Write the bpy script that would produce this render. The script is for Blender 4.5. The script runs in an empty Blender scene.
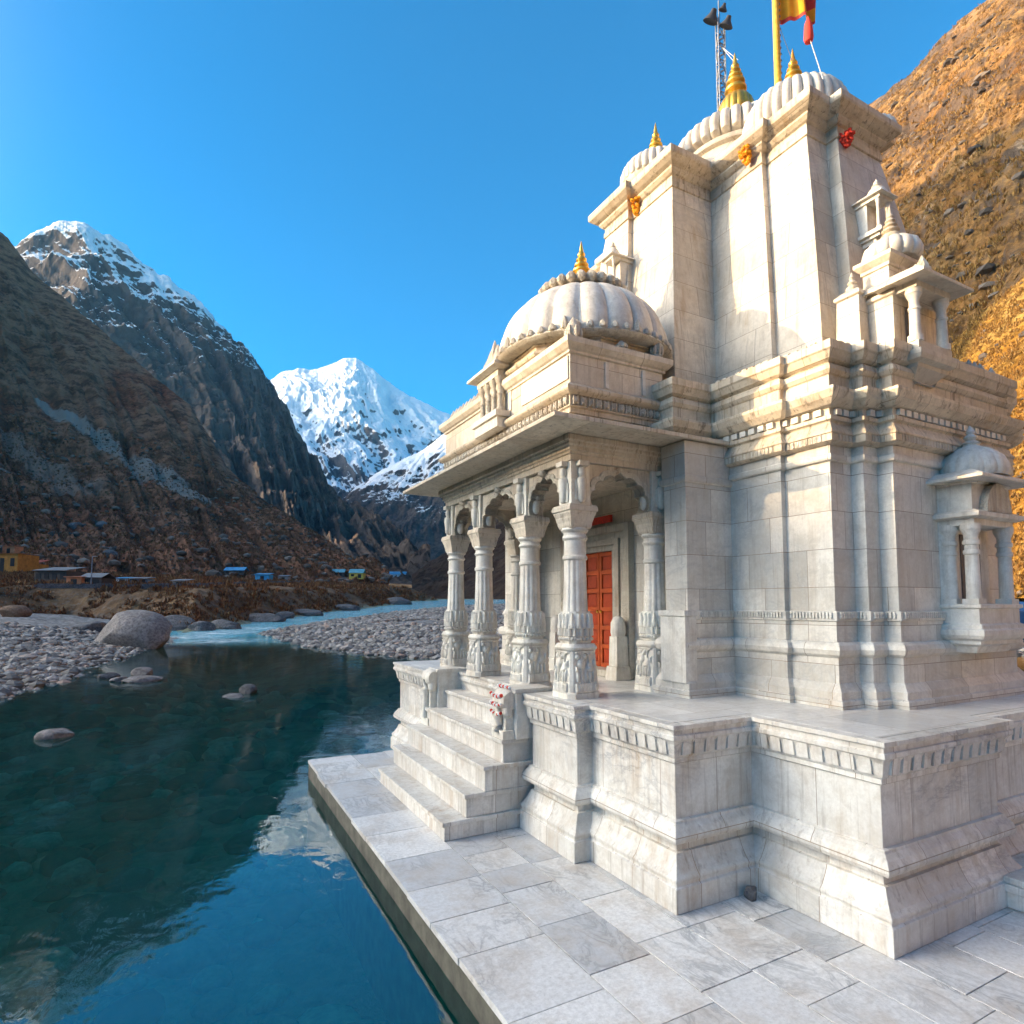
import bpy, bmesh, math, random
import numpy as np
from mathutils import Vector

rng = np.random.default_rng(7)
random.seed(7)
R = math.radians
scn = bpy.context.scene
COL = scn.collection

# ------------------------------------------------------------------ camera
CAM_H = 3.0
YAW = R(28.0)
cam_d = bpy.data.cameras.new('camera')
cam = bpy.data.objects.new('camera', cam_d)
COL.objects.link(cam)
cam.location = (0, 0, CAM_H)
cam.rotation_euler = (R(90 + 4.0), 0, -YAW)
cam_d.sensor_width = 36
cam_d.sensor_fit = 'HORIZONTAL'
cam_d.lens = 36 * 606 / 1024
cam_d.shift_y = (563 - 512) / 1024
cam_d.clip_start = 0.1
cam_d.clip_end = 30000
scn.camera = cam

# ------------------------------------------------------------------ light
SUN_EL = R(13.0)
TRAVEL = (0.90, -0.4359)                       # horizontal travel of the sunlight
world = bpy.data.worlds.new('World')
scn.world = world
world.use_nodes = True
wn, wl = world.node_tree.nodes, world.node_tree.links
wn.clear()
sky = wn.new('ShaderNodeTexSky')
sky.sky_type = 'NISHITA'
sky.sun_disc = False
sky.sun_elevation = SUN_EL
sky.sun_rotation = math.atan2(-TRAVEL[0], -TRAVEL[1])
sky.altitude = 2500
sky.air_density = 1.0
sky.dust_density = 0.7
sky.ozone_density = 2.4
hs = wn.new('ShaderNodeHueSaturation')
hs.inputs['Hue'].default_value = 0.492
hs.inputs['Saturation'].default_value = 2.0
hs.inputs['Value'].default_value = 1.04
bg = wn.new('ShaderNodeBackground')
bg.inputs['Strength'].default_value = 0.15
wo = wn.new('ShaderNodeOutputWorld')
wl.new(sky.outputs[0], hs.inputs['Color'])
# warm glow added to the sky on the sun side, lifts the fill light
tc = wn.new('ShaderNodeTexCoord')
dt = wn.new('ShaderNodeVectorMath'); dt.operation = 'DOT_PRODUCT'
wl.new(tc.outputs['Generated'], dt.inputs[0])
_e = R(24)
dt.inputs[1].default_value = (-TRAVEL[0] * math.cos(_e), -TRAVEL[1] * math.cos(_e), math.sin(_e))
mx0 = wn.new('ShaderNodeMath'); mx0.operation = 'MAXIMUM'; wl.new(dt.outputs['Value'], mx0.inputs[0]); mx0.inputs[1].default_value = 0.0
pw0 = wn.new('ShaderNodeMath'); pw0.operation = 'POWER'; wl.new(mx0.outputs[0], pw0.inputs[0]); pw0.inputs[1].default_value = 17.0
gm = wn.new('ShaderNodeVectorMath'); gm.operation = 'SCALE'
gm.inputs[0].default_value = (1.0, 0.88, 0.70)
gs = wn.new('ShaderNodeMath'); gs.operation = 'MULTIPLY'; wl.new(pw0.outputs[0], gs.inputs[0]); gs.inputs[1].default_value = 62.0
wl.new(gs.outputs[0], gm.inputs['Scale'])
ad = wn.new('ShaderNodeVectorMath'); ad.operation = 'ADD'
wl.new(hs.outputs[0], ad.inputs[0]); wl.new(gm.outputs[0], ad.inputs[1])
wl.new(ad.outputs[0], bg.inputs[0])
wl.new(bg.outputs[0], wo.inputs[0])

sun_d = bpy.data.lights.new('sun', 'SUN')
sun_d.energy = 3.2
sun_d.angle = R(0.45)
sun_d.color = (1.0, 0.70, 0.38)
sun = bpy.data.objects.new('sun', sun_d)
COL.objects.link(sun)
ce = math.cos(SUN_EL)
sun.rotation_euler = Vector((TRAVEL[0] * ce, TRAVEL[1] * ce, -math.sin(SUN_EL))).to_track_quat('-Z', 'Y').to_euler()
sun.location = (-60, 40, 40)

scn.view_settings.view_transform = 'Standard'
scn.view_settings.look = 'None'
scn.view_settings.gamma = 1.0
scn.view_settings.use_curve_mapping = False
scn.view_settings.exposure = 1.4
scn.cycles.use_denoising = True
scn.cycles.max_bounces = 8
scn.cycles.transparent_max_bounces = 12
scn.cycles.caustics_reflective = False
scn.cycles.caustics_refractive = False
scn.cycles.volume_bounces = 0

# ------------------------------------------------------------------ projection helpers (photo pixel -> place)
_fw = np.array([math.sin(YAW) * math.cos(R(4)), math.cos(YAW) * math.cos(R(4)), math.sin(R(4))])
_rt = np.array([math.cos(YAW), -math.sin(YAW), 0.0])
_up = np.cross(_rt, _fw)
FH = np.array([math.sin(YAW), math.cos(YAW)])     # forward on the ground
RH = np.array([math.cos(YAW), -math.sin(YAW)])    # right on the ground


def ray(x, y):
    v = _fw + _rt * (x - 512) / 606 - _up * (y - 563) / 606
    return v / math.hypot(v[0], v[1])             # per metre of ground distance


def at_dist(x, y, dist):
    v = ray(x, y) * dist
    return np.array([v[0], v[1], CAM_H + v[2]])


def RF(X, Y):
    return X * RH[0] + Y * RH[1], X * FH[0] + Y * FH[1]


# ------------------------------------------------------------------ noise (vectorised gradient noise)
def _hash(ix, iy, iz, seed):
    h = (ix * 374761393 + iy * 668265263 + iz * 2147483647 + seed * 974711) & 0xFFFFFFFF
    h = ((h ^ (h >> 13)) * 1274126177) & 0xFFFFFFFF
    h = ((h ^ (h >> 16)) * 2246822519) & 0xFFFFFFFF
    return h ^ (h >> 15)


def gnoise(x, y, z=0.0, seed=0):
    x = np.asarray(x, float); y = np.asarray(y, float)
    z = np.zeros_like(x) + z
    xi, yi, zi = np.floor(x).astype(np.int64), np.floor(y).astype(np.int64), np.floor(z).astype(np.int64)
    xf, yf, zf = x - xi, y - yi, z - zi
    u, v, w = [t * t * t * (t * (t * 6 - 15) + 10) for t in (xf, yf, zf)]
    out = 0
    for dx in (0, 1):
        for dy in (0, 1):
            for dz in (0, 1):
                h = _hash(xi + dx, yi + dy, zi + dz, seed)
                g1 = (h & 1023) / 511.5 - 1; g2 = ((h >> 10) & 1023) / 511.5 - 1; g3 = ((h >> 20) & 1023) / 511.5 - 1
                d = g1 * (xf - dx) + g2 * (yf - dy) + g3 * (zf - dz)
                out = out + d * (u if dx else 1 - u) * (v if dy else 1 - v) * (w if dz else 1 - w)
    return out * 1.2


def fbm(x, y, z=0.0, oct=5, seed=0, gain=0.5, ridged=False):
    s, a, f, n = 0, 1.0, 1.0, 0
    for i in range(oct):
        v = gnoise(np.asarray(x) * f, np.asarray(y) * f, np.asarray(z) * f, seed + i * 17)
        if ridged:
            v = 1 - 2.2 * np.abs(v)
        s = s + a * v
        n += a
        a *= gain
        f *= 2.03
    return s / n


# ------------------------------------------------------------------ mesh builder
ORIG = {}


class MB:
    def __init__(self):
        self.v, self.f, self.n, self.smooth = [], [], 0, []

    def add(self, verts, faces, smooth=False):
        b = self.n
        verts = np.asarray(verts, float)
        self.v.append(verts)
        self.f += [tuple(int(i) + b for i in f) for f in faces]
        self.smooth += [smooth] * len(faces)
        self.n += len(verts)
        return self

    def box(self, x0, x1, y0, y1, z0, z1, taper=0.0):
        t = taper
        v = [(x0, y0, z0), (x1, y0, z0), (x1, y1, z0), (x0, y1, z0),
             (x0 + t, y0 + t, z1), (x1 - t, y0 + t, z1), (x1 - t, y1 - t, z1), (x0 + t, y1 - t, z1)]
        return self.add(v, [(0, 3, 2, 1), (4, 5, 6, 7), (0, 1, 5, 4), (1, 2, 6, 5), (2, 3, 7, 6), (3, 0, 4, 7)])

    def sweep(self, poly, prof, cap_top=True, cap_bot=True):
        """profile [(outward offset, z)...] run round a closed CCW polygon with mitred corners"""
        P = np.array(poly, float); n = len(P)
        m = np.zeros((n, 2))
        for i in range(n):
            a = P[i] - P[i - 1]; b = P[(i + 1) % n] - P[i]
            a /= np.linalg.norm(a); b /= np.linalg.norm(b)
            n1 = np.array([a[1], -a[0]]); n2 = np.array([b[1], -b[0]])
            m[i] = (n1 + n2) / (1 + n1 @ n2)
        v, f = [], []
        for o, z in prof:
            q = P + m * o
            v += [(x, y, z) for x, y in q]
        for k in range(len(prof) - 1):
            for i in range(n):
                j = (i + 1) % n
                f.append((k * n + i, k * n + j, (k + 1) * n + j, (k + 1) * n + i))
        if cap_bot: f.append(tuple(reversed(range(n))))
        if cap_top: f.append(tuple((len(prof) - 1) * n + i for i in range(n)))
        return self.add(v, f)

    def lathe(self, cx, cy, prof, seg=32, rib=None, smooth=True, phase=0.0, cap=True, sq=1.0):
        """profile [(radius, z)...]; rib(k, angle)->radius factor"""
        v, f = [], []
        for k, (r, z) in enumerate(prof):
            for i in range(seg):
                a = 2 * math.pi * i / seg + phase
                q = r * (rib(k, a) if rib else 1.0)
                v.append((cx + q * math.cos(a), cy + q * math.sin(a) * sq, z))
        for k in range(len(prof) - 1):
            for i in range(seg):
                j = (i + 1) % seg
                f.append((k * seg + i, k * seg + j, (k + 1) * seg + j, (k + 1) * seg + i))
        if cap:
            f.append(tuple(reversed(range(seg))))
            f.append(tuple((len(prof) - 1) * seg + i for i in range(seg)))
        return self.add(v, f, smooth)

    def tube(self, pts, r, seg=8, smooth=True):
        P = [Vector(p) for p in pts]
        rr = r if isinstance(r, (list, tuple)) else [r] * len(P)
        v, f = [], []
        for i, p in enumerate(P):
            d = (P[min(i + 1, len(P) - 1)] - P[max(i - 1, 0)]).normalized()
            a = d.orthogonal().normalized() if abs(d.z) > .99 else d.cross(Vector((0, 0, 1))).normalized()
            b = d.cross(a)
            for k in range(seg):
                t = 2 * math.pi * k / seg
                v.append(p + (a * math.cos(t) + b * math.sin(t)) * rr[i])
        for i in range(len(P) - 1):
            for k in range(seg):
                j = (k + 1) % seg
                f.append((i * seg + k, i * seg + j, (i + 1) * seg + j, (i + 1) * seg + k))
        f.append(tuple(range(seg))); f.append(tuple((len(P) - 1) * seg + k for k in reversed(range(seg))))
        return self.add([tuple(q) for q in v], f, smooth)

    def prism(self, outline, origin, ax, ay, depth):
        """closed 2-D outline laid in the plane (ax, ay) at origin, given thickness along ax x ay"""
        o = Vector(origin); ax = Vector(ax); ay = Vector(ay); d = ax.cross(ay).normalized() * depth
        n = len(outline)
        v = [o + ax * p + ay * q for p, q in outline] + [o + ax * p + ay * q + d for p, q in outline]
        f = [tuple(reversed(range(n))), tuple(n + i for i in range(n))]
        f += [(i, (i + 1) % n, n + (i + 1) % n, n + i) for i in range(n)]
        return self.add([tuple(q) for q in v], f)

    def build(self, name, mat, parent=None, origin=None, bevel=0.0):
        V = np.concatenate(self.v)
        if origin is None:
            lo, hi = V.min(0), V.max(0)
            origin = np.array([(lo[0] + hi[0]) / 2, (lo[1] + hi[1]) / 2, lo[2]])
        origin = np.asarray(origin, float)
        me = bpy.data.meshes.new(name)
        me.from_pydata((V - origin).tolist(), [], self.f)
        me.polygons.foreach_set('use_smooth', self.smooth)
        me.materials.append(mat)
        bm = bmesh.new(); bm.from_mesh(me)
        bmesh.ops.recalc_face_normals(bm, faces=bm.faces)
        bm.to_mesh(me); bm.free()
        me.update()
        if any(self.smooth): me.set_sharp_from_angle(angle=R(38))
        o = bpy.data.objects.new(name, me)
        COL.objects.link(o)
        place(o, parent, origin)
        if bevel:
            md = o.modifiers.new('bevel', 'BEVEL'); md.width = bevel; md.segments = 2
            md.limit_method = 'ANGLE'; md.angle_limit = R(40)
        return o


def place(o, parent, origin):
    origin = np.asarray(origin, float)
    ORIG[o.name] = origin
    if parent:
        o.parent = parent
        o.location = origin - ORIG[parent.name]
    else:
        o.location = origin


def tag(o, label=None, cat=None, group=None, kind=None):
    if label: o['label'] = label
    if cat: o['category'] = cat
    if group: o['group'] = group
    if kind: o['kind'] = kind
    return o


def empty(name, loc, label, cat, group=None, kind=None):
    o = bpy.data.objects.new(name, None)
    o.empty_display_size = 0.3
    COL.objects.link(o)
    place(o, None, loc)
    return tag(o, label, cat, group, kind)


def copy_tree(o, parent, delta):
    c = o.copy(); COL.objects.link(c)
    c.parent = parent
    ORIG[c.name] = ORIG[o.name] + np.asarray(delta, float)
    c.location = ORIG[c.name] - (ORIG[parent.name] if parent else 0)
    for ch in list(o.children):
        copy_tree(ch, c, delta)
    return c


def grid_mesh(name, V, nu, nv, mat, kind='structure', smooth=True, attrs=None):
    """V: (nu*nv,3) laid out row by row"""
    i = np.arange(nu - 1)[:, None] * nv + np.arange(nv - 1)[None, :]
    F = np.stack([i, i + nv, i + nv + 1, i + 1], -1).reshape(-1, 4)
    e1 = V[F[:, 1]] - V[F[:, 0]]; e2 = V[F[:, 3]] - V[F[:, 0]]
    if (e1[:, 0] * e2[:, 1] - e1[:, 1] * e2[:, 0]).sum() < 0: F = F[:, ::-1].copy()
    me = bpy.data.meshes.new(name)
    me.vertices.add(len(V)); me.vertices.foreach_set('co', V.astype(np.float32).ravel())
    me.loops.add(F.size); me.loops.foreach_set('vertex_index', F.ravel().astype(np.int32))
    me.polygons.add(len(F))
    me.polygons.foreach_set('loop_start', (np.arange(len(F)) * 4).astype(np.int32))
    me.polygons.foreach_set('use_smooth', np.full(len(F), smooth))
    for k, a in (attrs or {}).items():
        at = me.attributes.new(k, 'FLOAT', 'POINT'); at.data.foreach_set('value', a.astype(np.float32).ravel())
    me.materials.append(mat)
    me.update(calc_edges=True); me.validate()
    o = bpy.data.objects.new(name, me); COL.objects.link(o)
    ORIG[o.name] = np.zeros(3)
    if kind: o['kind'] = kind
    return o


def raw_mesh(name, V, F, mat, smooth=True):
    me = bpy.data.meshes.new(name)
    n = F.shape[1]
    me.vertices.add(len(V)); me.vertices.foreach_set('co', V.astype(np.float32).ravel())
    me.loops.add(F.size); me.loops.foreach_set('vertex_index', F.ravel().astype(np.int32))
    me.polygons.add(len(F))
    me.polygons.foreach_set('loop_start', (np.arange(len(F)) * n).astype(np.int32))
    me.polygons.foreach_set('use_smooth', np.full(len(F), smooth))
    me.materials.append(mat)
    me.update(calc_edges=True)
    o = bpy.data.objects.new(name, me); COL.objects.link(o)
    ORIG[o.name] = np.zeros(3)
    return o


# ------------------------------------------------------------------ materials
class NT:
    def __init__(self, name):
        self.m = bpy.data.materials.new(name); self.m.use_nodes = True
        self.t = self.m.node_tree; self.t.nodes.clear()
        self.out = self.t.nodes.new('ShaderNodeOutputMaterial')

    def n(self, typ, **kw):
        nd = self.t.nodes.new(typ)
        for k, v in kw.items():
            if k in ('inputs',): continue
            setattr(nd, k, v)
        return nd

    def link(self, a, b): self.t.links.new(a, b)

    def val(self, sock, v):
        if hasattr(v, 'is_output') or isinstance(v, bpy.types.NodeSocket): self.link(v, sock)
        else: sock.default_value = v

    def noise(self, vec, scale, detail=5, rough=0.55, dist=0.0, typ='FBM'):
        nd = self.n('ShaderNodeTexNoise')
        nd.inputs['Scale'].default_value = scale; nd.inputs['Detail'].default_value = detail
        nd.inputs['Roughness'].default_value = rough; nd.inputs['Distortion'].default_value = dist
        if vec is not None: self.link(vec, nd.inputs['Vector'])
        return nd.outputs['Fac']

    def voronoi(self, vec, scale, feature='F1'):
        nd = self.n('ShaderNodeTexVoronoi'); nd.feature = feature
        nd.inputs['Scale'].default_value = scale
        if vec is not None: self.link(vec, nd.inputs['Vector'])
        return nd

    def ramp(self, fac, stops, interp='LINEAR'):
        nd = self.n('ShaderNodeValToRGB'); cr = nd.color_ramp; cr.interpolation = interp
        while len(cr.elements) < len(stops): cr.elements.new(0.5)
        for e, (p, c) in zip(cr.elements, stops):
            e.position = p; e.color = (c, c, c, 1) if isinstance(c, (int, float)) else (*c, 1)
        self.link(fac, nd.inputs[0])
        return nd.outputs['Color']

    def mix(self, fac, a, b, mode='MIX'):
        nd = self.n('ShaderNodeMix', data_type='RGBA', blend_type=mode)
        nd.clamp_factor = True
        for s, v in ((nd.inputs[0], fac), (nd.inputs[6], a), (nd.inputs[7], b)):
            if isinstance(v, tuple): s.default_value = (*v, 1)
            else: self.val(s, v)
        return nd.outputs[2]

    def math(self, op, a, b=0.0, clamp=False):
        nd = self.n('ShaderNodeMath', operation=op); nd.use_clamp = clamp
        self.val(nd.inputs[0], a); self.val(nd.inputs[1], b)
        return nd.outputs[0]

    def bump(self, height, strength=0.5, dist=0.02, normal=None):
        nd = self.n('ShaderNodeBump'); nd.inputs['Strength'].default_value = strength
        nd.inputs['Distance'].default_value = dist
        self.link(height, nd.inputs['Height'])
        if normal is not None: self.link(normal, nd.inputs['Normal'])
        return nd.outputs['Normal']

    def pos(self): return self.n('ShaderNodeNewGeometry').outputs['Position']

    def mapping(self, vec, scale=(1, 1, 1), loc=(0, 0, 0), rot=(0, 0, 0)):
        nd = self.n('ShaderNodeMapping'); nd.inputs['Scale'].default_value = scale
        nd.inputs['Location'].default_value = loc; nd.inputs['Rotation'].default_value = rot
        self.link(vec, nd.inputs['Vector'])
        return nd.outputs[0]

    def principled(self, color, rough=0.6, normal=None, spec=0.4, metal=0.0, emit=None):
        p = self.n('ShaderNodeBsdfPrincipled')
        if isinstance(color, tuple): p.inputs['Base Color'].default_value = (*color, 1)
        else: self.link(color, p.inputs['Base Color'])
        self.val(p.inputs['Roughness'], rough)
        p.inputs['Metallic'].default_value = metal
        p.inputs['Specular IOR Level'].default_value = spec
        if normal is not None: self.link(normal, p.inputs['Normal'])
        self.link(p.outputs[0], self.out.inputs['Surface'])
        return p


def marble(name, base=(0.76, 0.705, 0.62), dark=(0.36, 0.36, 0.36), stain=(0.36, 0.235, 0.12), stain_amt=0.25,
           joints=True, bw=0.82, bh=0.46, carve=0.0, rough=0.45, mortar=(0.25, 0.19, 0.135), vein=0.45, cscale=13.0):
    M = NT(name)
    geo = M.n('ShaderNodeNewGeometry')
    pos = geo.outputs['Position']
    sp = M.n('ShaderNodeSeparateXYZ'); M.link(pos, sp.inputs[0])
    sn = M.n('ShaderNodeSeparateXYZ'); M.link(geo.outputs['True Normal'], sn.inputs[0])
    ny = M.math('GREATER_THAN', M.math('ABSOLUTE', sn.outputs[1]), 0.6)
    nz = M.math('GREATER_THAN', M.math('ABSOLUTE', sn.outputs[2]), 0.75)
    # u along the wall, v up it (on level faces: x and y)
    u = M.n('ShaderNodeMix', data_type='FLOAT'); M.link(ny, u.inputs[0]); M.link(sp.outputs[1], u.inputs[2]); M.link(sp.outputs[0], u.inputs[3])
    u2 = M.n('ShaderNodeMix', data_type='FLOAT'); M.link(nz, u2.inputs[0]); M.link(u.outputs[0], u2.inputs[2]); M.link(sp.outputs[0], u2.inputs[3])
    v2 = M.n('ShaderNodeMix', data_type='FLOAT'); M.link(nz, v2.inputs[0]); M.link(sp.outputs[2], v2.inputs[2]); M.link(sp.outputs[1], v2.inputs[3])
    cb = M.n('ShaderNodeCombineXYZ'); M.link(u2.outputs[0], cb.inputs[0]); M.link(v2.outputs[0], cb.inputs[1])
    big = M.noise(pos, 0.9, 4, 0.6)
    vn = M.noise(M.mapping(pos, (1.0, 1.3, 2.2), rot=(0.5, 0.3, 0.2)), 1.25, 9, 0.66, 0.5)
    veins = M.ramp(M.math('ABSOLUTE', M.math('SUBTRACT', vn, 0.5)), [(0.0, 1.0), (0.025, 0.35), (0.09, 0.0)])
    fine = M.noise(pos, 26, 6, 0.7)
    c = M.mix(M.ramp(big, [(0.3, 0.0), (0.7, 1.0)]), tuple(x * 0.84 for x in base), tuple(min(x * 1.08, 0.8) for x in base))
    c = M.mix(M.math('MULTIPLY', M.math('MULTIPLY', veins, vein), M.ramp(M.noise(pos, 0.55, 3), [(0.42, 0.0), (0.62, 1.0)])), c, dark)
    c = M.mix(M.math('MULTIPLY', M.ramp(fine, [(0.35, 1.0), (0.6, 0.0)]), 0.30), c, tuple(x * 0.62 for x in base))
    h = fine
    if joints:
        br = M.n('ShaderNodeTexBrick')
        M.link(cb.outputs[0], br.inputs['Vector'])
        br.inputs['Scale'].default_value = 1.0
        br.inputs['Brick Width'].default_value = bw; br.inputs['Row Height'].default_value = bh
        br.inputs['Mortar Size'].default_value = 0.0045; br.inputs['Mortar Smooth'].default_value = 0.35
        br.inputs['Bias'].default_value = -0.1
        br.inputs['Color1'].default_value = (1.08, 1.07, 1.06, 1); br.inputs['Color2'].default_value = (0.66, 0.67, 0.68, 1)
        br.inputs['Mortar'].default_value = (*[x * 1.3 for x in mortar], 1)
        br.offset = 0.43; br.squash = 0.7; br.squash_frequency = 3
        tint = M.mix(1.0, c, br.outputs['Color'], 'MULTIPLY')
        c = M.mix(0.85, c, tint)
        c = M.mix(M.math('MULTIPLY', br.outputs['Fac'], M.ramp(M.noise(pos, 2.2, 3), [(0.35, 0.25), (0.6, 0.95)])), c, mortar)
        h = M.math('SUBTRACT', M.math('MULTIPLY', fine, 0.25), br.outputs['Fac'])
    # rain streaks and ochre weathering, shapes of their own
    st = M.noise(M.mapping(pos, (3.2, 3.2, 0.35)), 2.0, 6, 0.7)
    st2 = M.noise(pos, 1.35, 5, 0.68, 0.6)
    sm = M.math('MULTIPLY', M.ramp(st, [(0.44, 0.0), (0.72, 1.0)]), M.ramp(st2, [(0.40, 0.0), (0.66, 1.0)]))
    c = M.mix(M.math('MULTIPLY', sm, min(1.0, stain_amt * 3.0)), c, stain)
    c = M.mix(M.math('MULTIPLY', M.ramp(M.noise(pos, 5.0, 6, 0.75), [(0.52, 0.0), (0.7, 1.0)]), stain_amt * 0.75), c, tuple(x * 0.6 for x in stain))
    gr = M.noise(pos, 3.1, 9, 0.78, 0.3)
    c = M.mix(M.math('MULTIPLY', M.ramp(gr, [(0.47, 0.0), (0.60, 1.0)]), 0.46), c, tuple(x * f for x, f in zip(base, (0.60, 0.57, 0.52))))
    c = M.mix(M.math('MULTIPLY', M.ramp(M.noise(M.mapping(pos, (9, 9, 0.5)), 1.6, 5, 0.7), [(0.54, 0.0), (0.68, 1.0)]), stain_amt * 1.5), c, (0.20, 0.16, 0.12))
    nrm = M.bump(h, 0.35, 0.006)
    if carve:
        # rows of cut leaves and figures, crisp edged
        vo = M.voronoi(M.mapping(pos, (1, 1, 0.8)), cscale, 'F1'); vo.inputs['Randomness'].default_value = 0.75
        ve = M.voronoi(M.mapping(pos, (1, 1, 0.8)), cscale, 'DISTANCE_TO_EDGE'); ve.inputs['Randomness'].default_value = 0.75
        wv = M.noise(pos, cscale * 2.4, 3, 0.5, 1.0)
        sz = M.math('SINE', M.math('MULTIPLY', sp.outputs[2], cscale * 3.1))
        hh = M.math('ADD', M.math('ADD', M.math('MULTIPLY', ve.outputs['Distance'], 1.5), 0.12), M.math('ADD', M.math('MULTIPLY', sz, 0.05), M.math('MULTIPLY', M.math('SUBTRACT', wv, 0.5), 0.9)))
        hr = M.ramp(hh, [(0.16, 0.0), (0.34, 1.0)])
        nrm = M.bump(hr, carve, 0.022, nrm)
        c = M.mix(M.math('MULTIPLY', M.ramp(wv, [(0.55, 0.0), (0.72, 1.0)]), 0.25), c, (0.40, 0.31, 0.21))
    M.principled(c, rough, nrm, 0.35)
    return M.m


def plain(name, col, rough=0.6, var=0.25, scale=6, metal=0.0, bumpd=0.004):
    M = NT(name)
    p = M.pos()
    n1 = M.noise(p, scale, 6, 0.65)
    c = M.mix(M.ramp(n1, [(0.3, 0.0), (0.7, 1.0)]), tuple(x * (1 - var) for x in col), tuple(min(1, x * (1 + var)) for x in col))
    M.principled(c, rough, M.bump(n1, 0.4, bumpd), 0.4, metal)
    return M.m


MAT = {}
MAT['wall'] = marble('marble_ashlar', stain_amt=0.16)
MAT['tower'] = marble('marble_tower', base=(0.72, 0.645, 0.53), bw=1.05, bh=0.52, stain_amt=0.26, vein=0.45)
MAT['plinth'] = marble('marble_plinth', base=(0.76, 0.725, 0.665), bw=1.0, bh=0.70, stain_amt=0.30, vein=1.1)
MAT['cornice'] = marble('marble_weathered', base=(0.72, 0.62, 0.475), joints=True, bw=0.9, bh=9.0, stain_amt=0.62)
MAT['porch'] = marble('marble_porch', base=(0.73, 0.645, 0.52), joints=True, bw=1.1, bh=7.0, stain_amt=0.52)
MAT['smooth'] = marble('marble_smooth', base=(0.76, 0.71, 0.63), joints=False, stain_amt=0.22, vein=0.3)
MAT['carved'] = marble('marble_carved', base=(0.79, 0.73, 0.64), joints=False, stain_amt=0.26, vein=0.2)
MAT['carvedfine'] = marble('marble_fine_carving', base=(0.76, 0.69, 0.575), joints=False, stain_amt=0.35, carve=0.8, cscale=30, vein=0.2)
MAT['step'] = marble('marble_steps', base=(0.75, 0.715, 0.655), joints=True, bw=0.95, bh=5.0, stain_amt=0.32)
MAT['gold'] = plain('gilded_metal', (0.80, 0.46, 0.08), 0.34, 0.18, 9, 0.75)
MAT['door'] = plain('red_lacquered_wood', (0.38, 0.048, 0.012), 0.4, 0.3, 5)
MAT['doorlight'] = plain('door_panel_wood', (0.48, 0.082, 0.017), 0.4, 0.25, 5)
MAT['marigold'] = plain('marigold_flowers', (0.80, 0.30, 0.01), 0.8, 0.4, 30, 0, 0.02)
MAT['redflower'] = plain('red_flowers', (0.55, 0.04, 0.02), 0.8, 0.4, 30, 0, 0.02)
MAT['rock'] = plain('river_rock', (0.25, 0.23, 0.215), 0.8, 0.45, 1.6, 0, 0.12)

# ================================================================== TEMPLE
temple = empty('temple', (6.6, 8.6, 0.0), 'white marble riverside temple with pillared porch, ribbed domes and tall spire on a moulded plinth', 'temple')
SX, SY = -1, -1


def edge_row(poly, offs, spacing, skip_small=0.25, edges=None):
    """points spaced along the outward offset edges of a polygon: (x, y, nx, ny, ux, uy)"""
    P = np.array(poly, float); n = len(P); out = []
    for i in range(n):
        if edges is not None and i not in edges: continue
        a, b = P[i], P[(i + 1) % n]
        L = np.linalg.norm(b - a)
        if L < skip_small: 
            u = (b - a) / L; nn = np.array([u[1], -u[0]])
            c = (a + b) / 2 + nn * offs; out.append((*c, *nn, *u)); continue
        u = (b - a) / L; nn = np.array([u[1], -u[0]])
        k = max(1, int(round(L / spacing)))
        for j in range(k):
            c = a + u * L * (j + 0.5) / k + nn * offs
            out.append((*c, *nn, *u))
    return out


def obox(m, x, y, nx, ny, ux, uy, w, d, z0, z1, d2=None):
    """small block: half width w along the wall, from the wall out by d (d2 at the top)"""
    d2 = d if d2 is None else d2
    c = np.array([x, y]); u = np.array([ux, uy]); n = np.array([nx, ny])
    pts = []
    for z, dd in ((z0, d), (z1, d2)):
        for su, sn in ((-1, 0), (1, 0), (1, 1), (-1, 1)):
            q = c + u * w * su + n * (dd if sn else -0.02)
            pts.append((q[0], q[1], z))
    m.add(pts, [(0, 3, 2, 1), (4, 5, 6, 7), (0, 1, 5, 4), (1, 2, 6, 5), (2, 3, 7, 6), (3, 0, 4, 7)])


# ---------------- plinth
PL = [(4.0, 12.55), (4.0, 10.62), (4.5, 10.62), (4.5, 7.3), (4.2, 7.3), (4.2, 6.22), (4.42, 6.22), (4.42, 4.78), (5.53, 4.78),
      (5.53, 3.36), (7.55, 3.36), (7.55, 3.56), (12.2, 3.56), (12.2, 14.2), (6.0, 14.2), (6.0, 12.55)]
PPROF = [(.15, 0), (.15, .235), (.125, .25), (.125, .275), (.135, .285), (.135, .31), (.10, .345), (.05, .43), (.02, .505), (.02, .515),
         (-.015, .52), (-.015, .60), (.05, .62), (.095, .635), (.112, .67), (.11, .71), (.085, .76), (.05, .80), (.04, .81), (.04, .835),
         (.0, .84), (.0, 1.395), (.03, 1.40), (.03, 1.455), (.045, 1.46), (.06, 1.49), (.08, 1.60), (.105, 1.64), (.125, 1.65),
         (.125, 1.695), (.105, 1.70), (.105, 1.75), (.13, 1.755), (.13, 1.80)]
m = MB(); m.sweep(PL, PPROF)
plinth = m.build('plinth', MAT['plinth'], temple, bevel=0.006)
m = MB()
for p in edge_row(PL, .06, .165, edges=[0, 4, 5, 6, 7, 8, 9, 10, 11]):
    obox(m, *p, .056, .026, 1.492, 1.642, .044)
m.build('bracket_course', MAT['plinth'], plinth)
# worn upper lip: broken little slabs along the top edge
m = MB()
for p in edge_row(PL, .128, .42, edges=[4, 5, 6, 7, 8, 9, 11]):
    if random.random() < 0.6:
        obox(m, *p, random.uniform(.10, .2), random.uniform(.004, .009), 1.757, 1.797)
m.build('lip_slab', MAT['smooth'], plinth)

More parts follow.
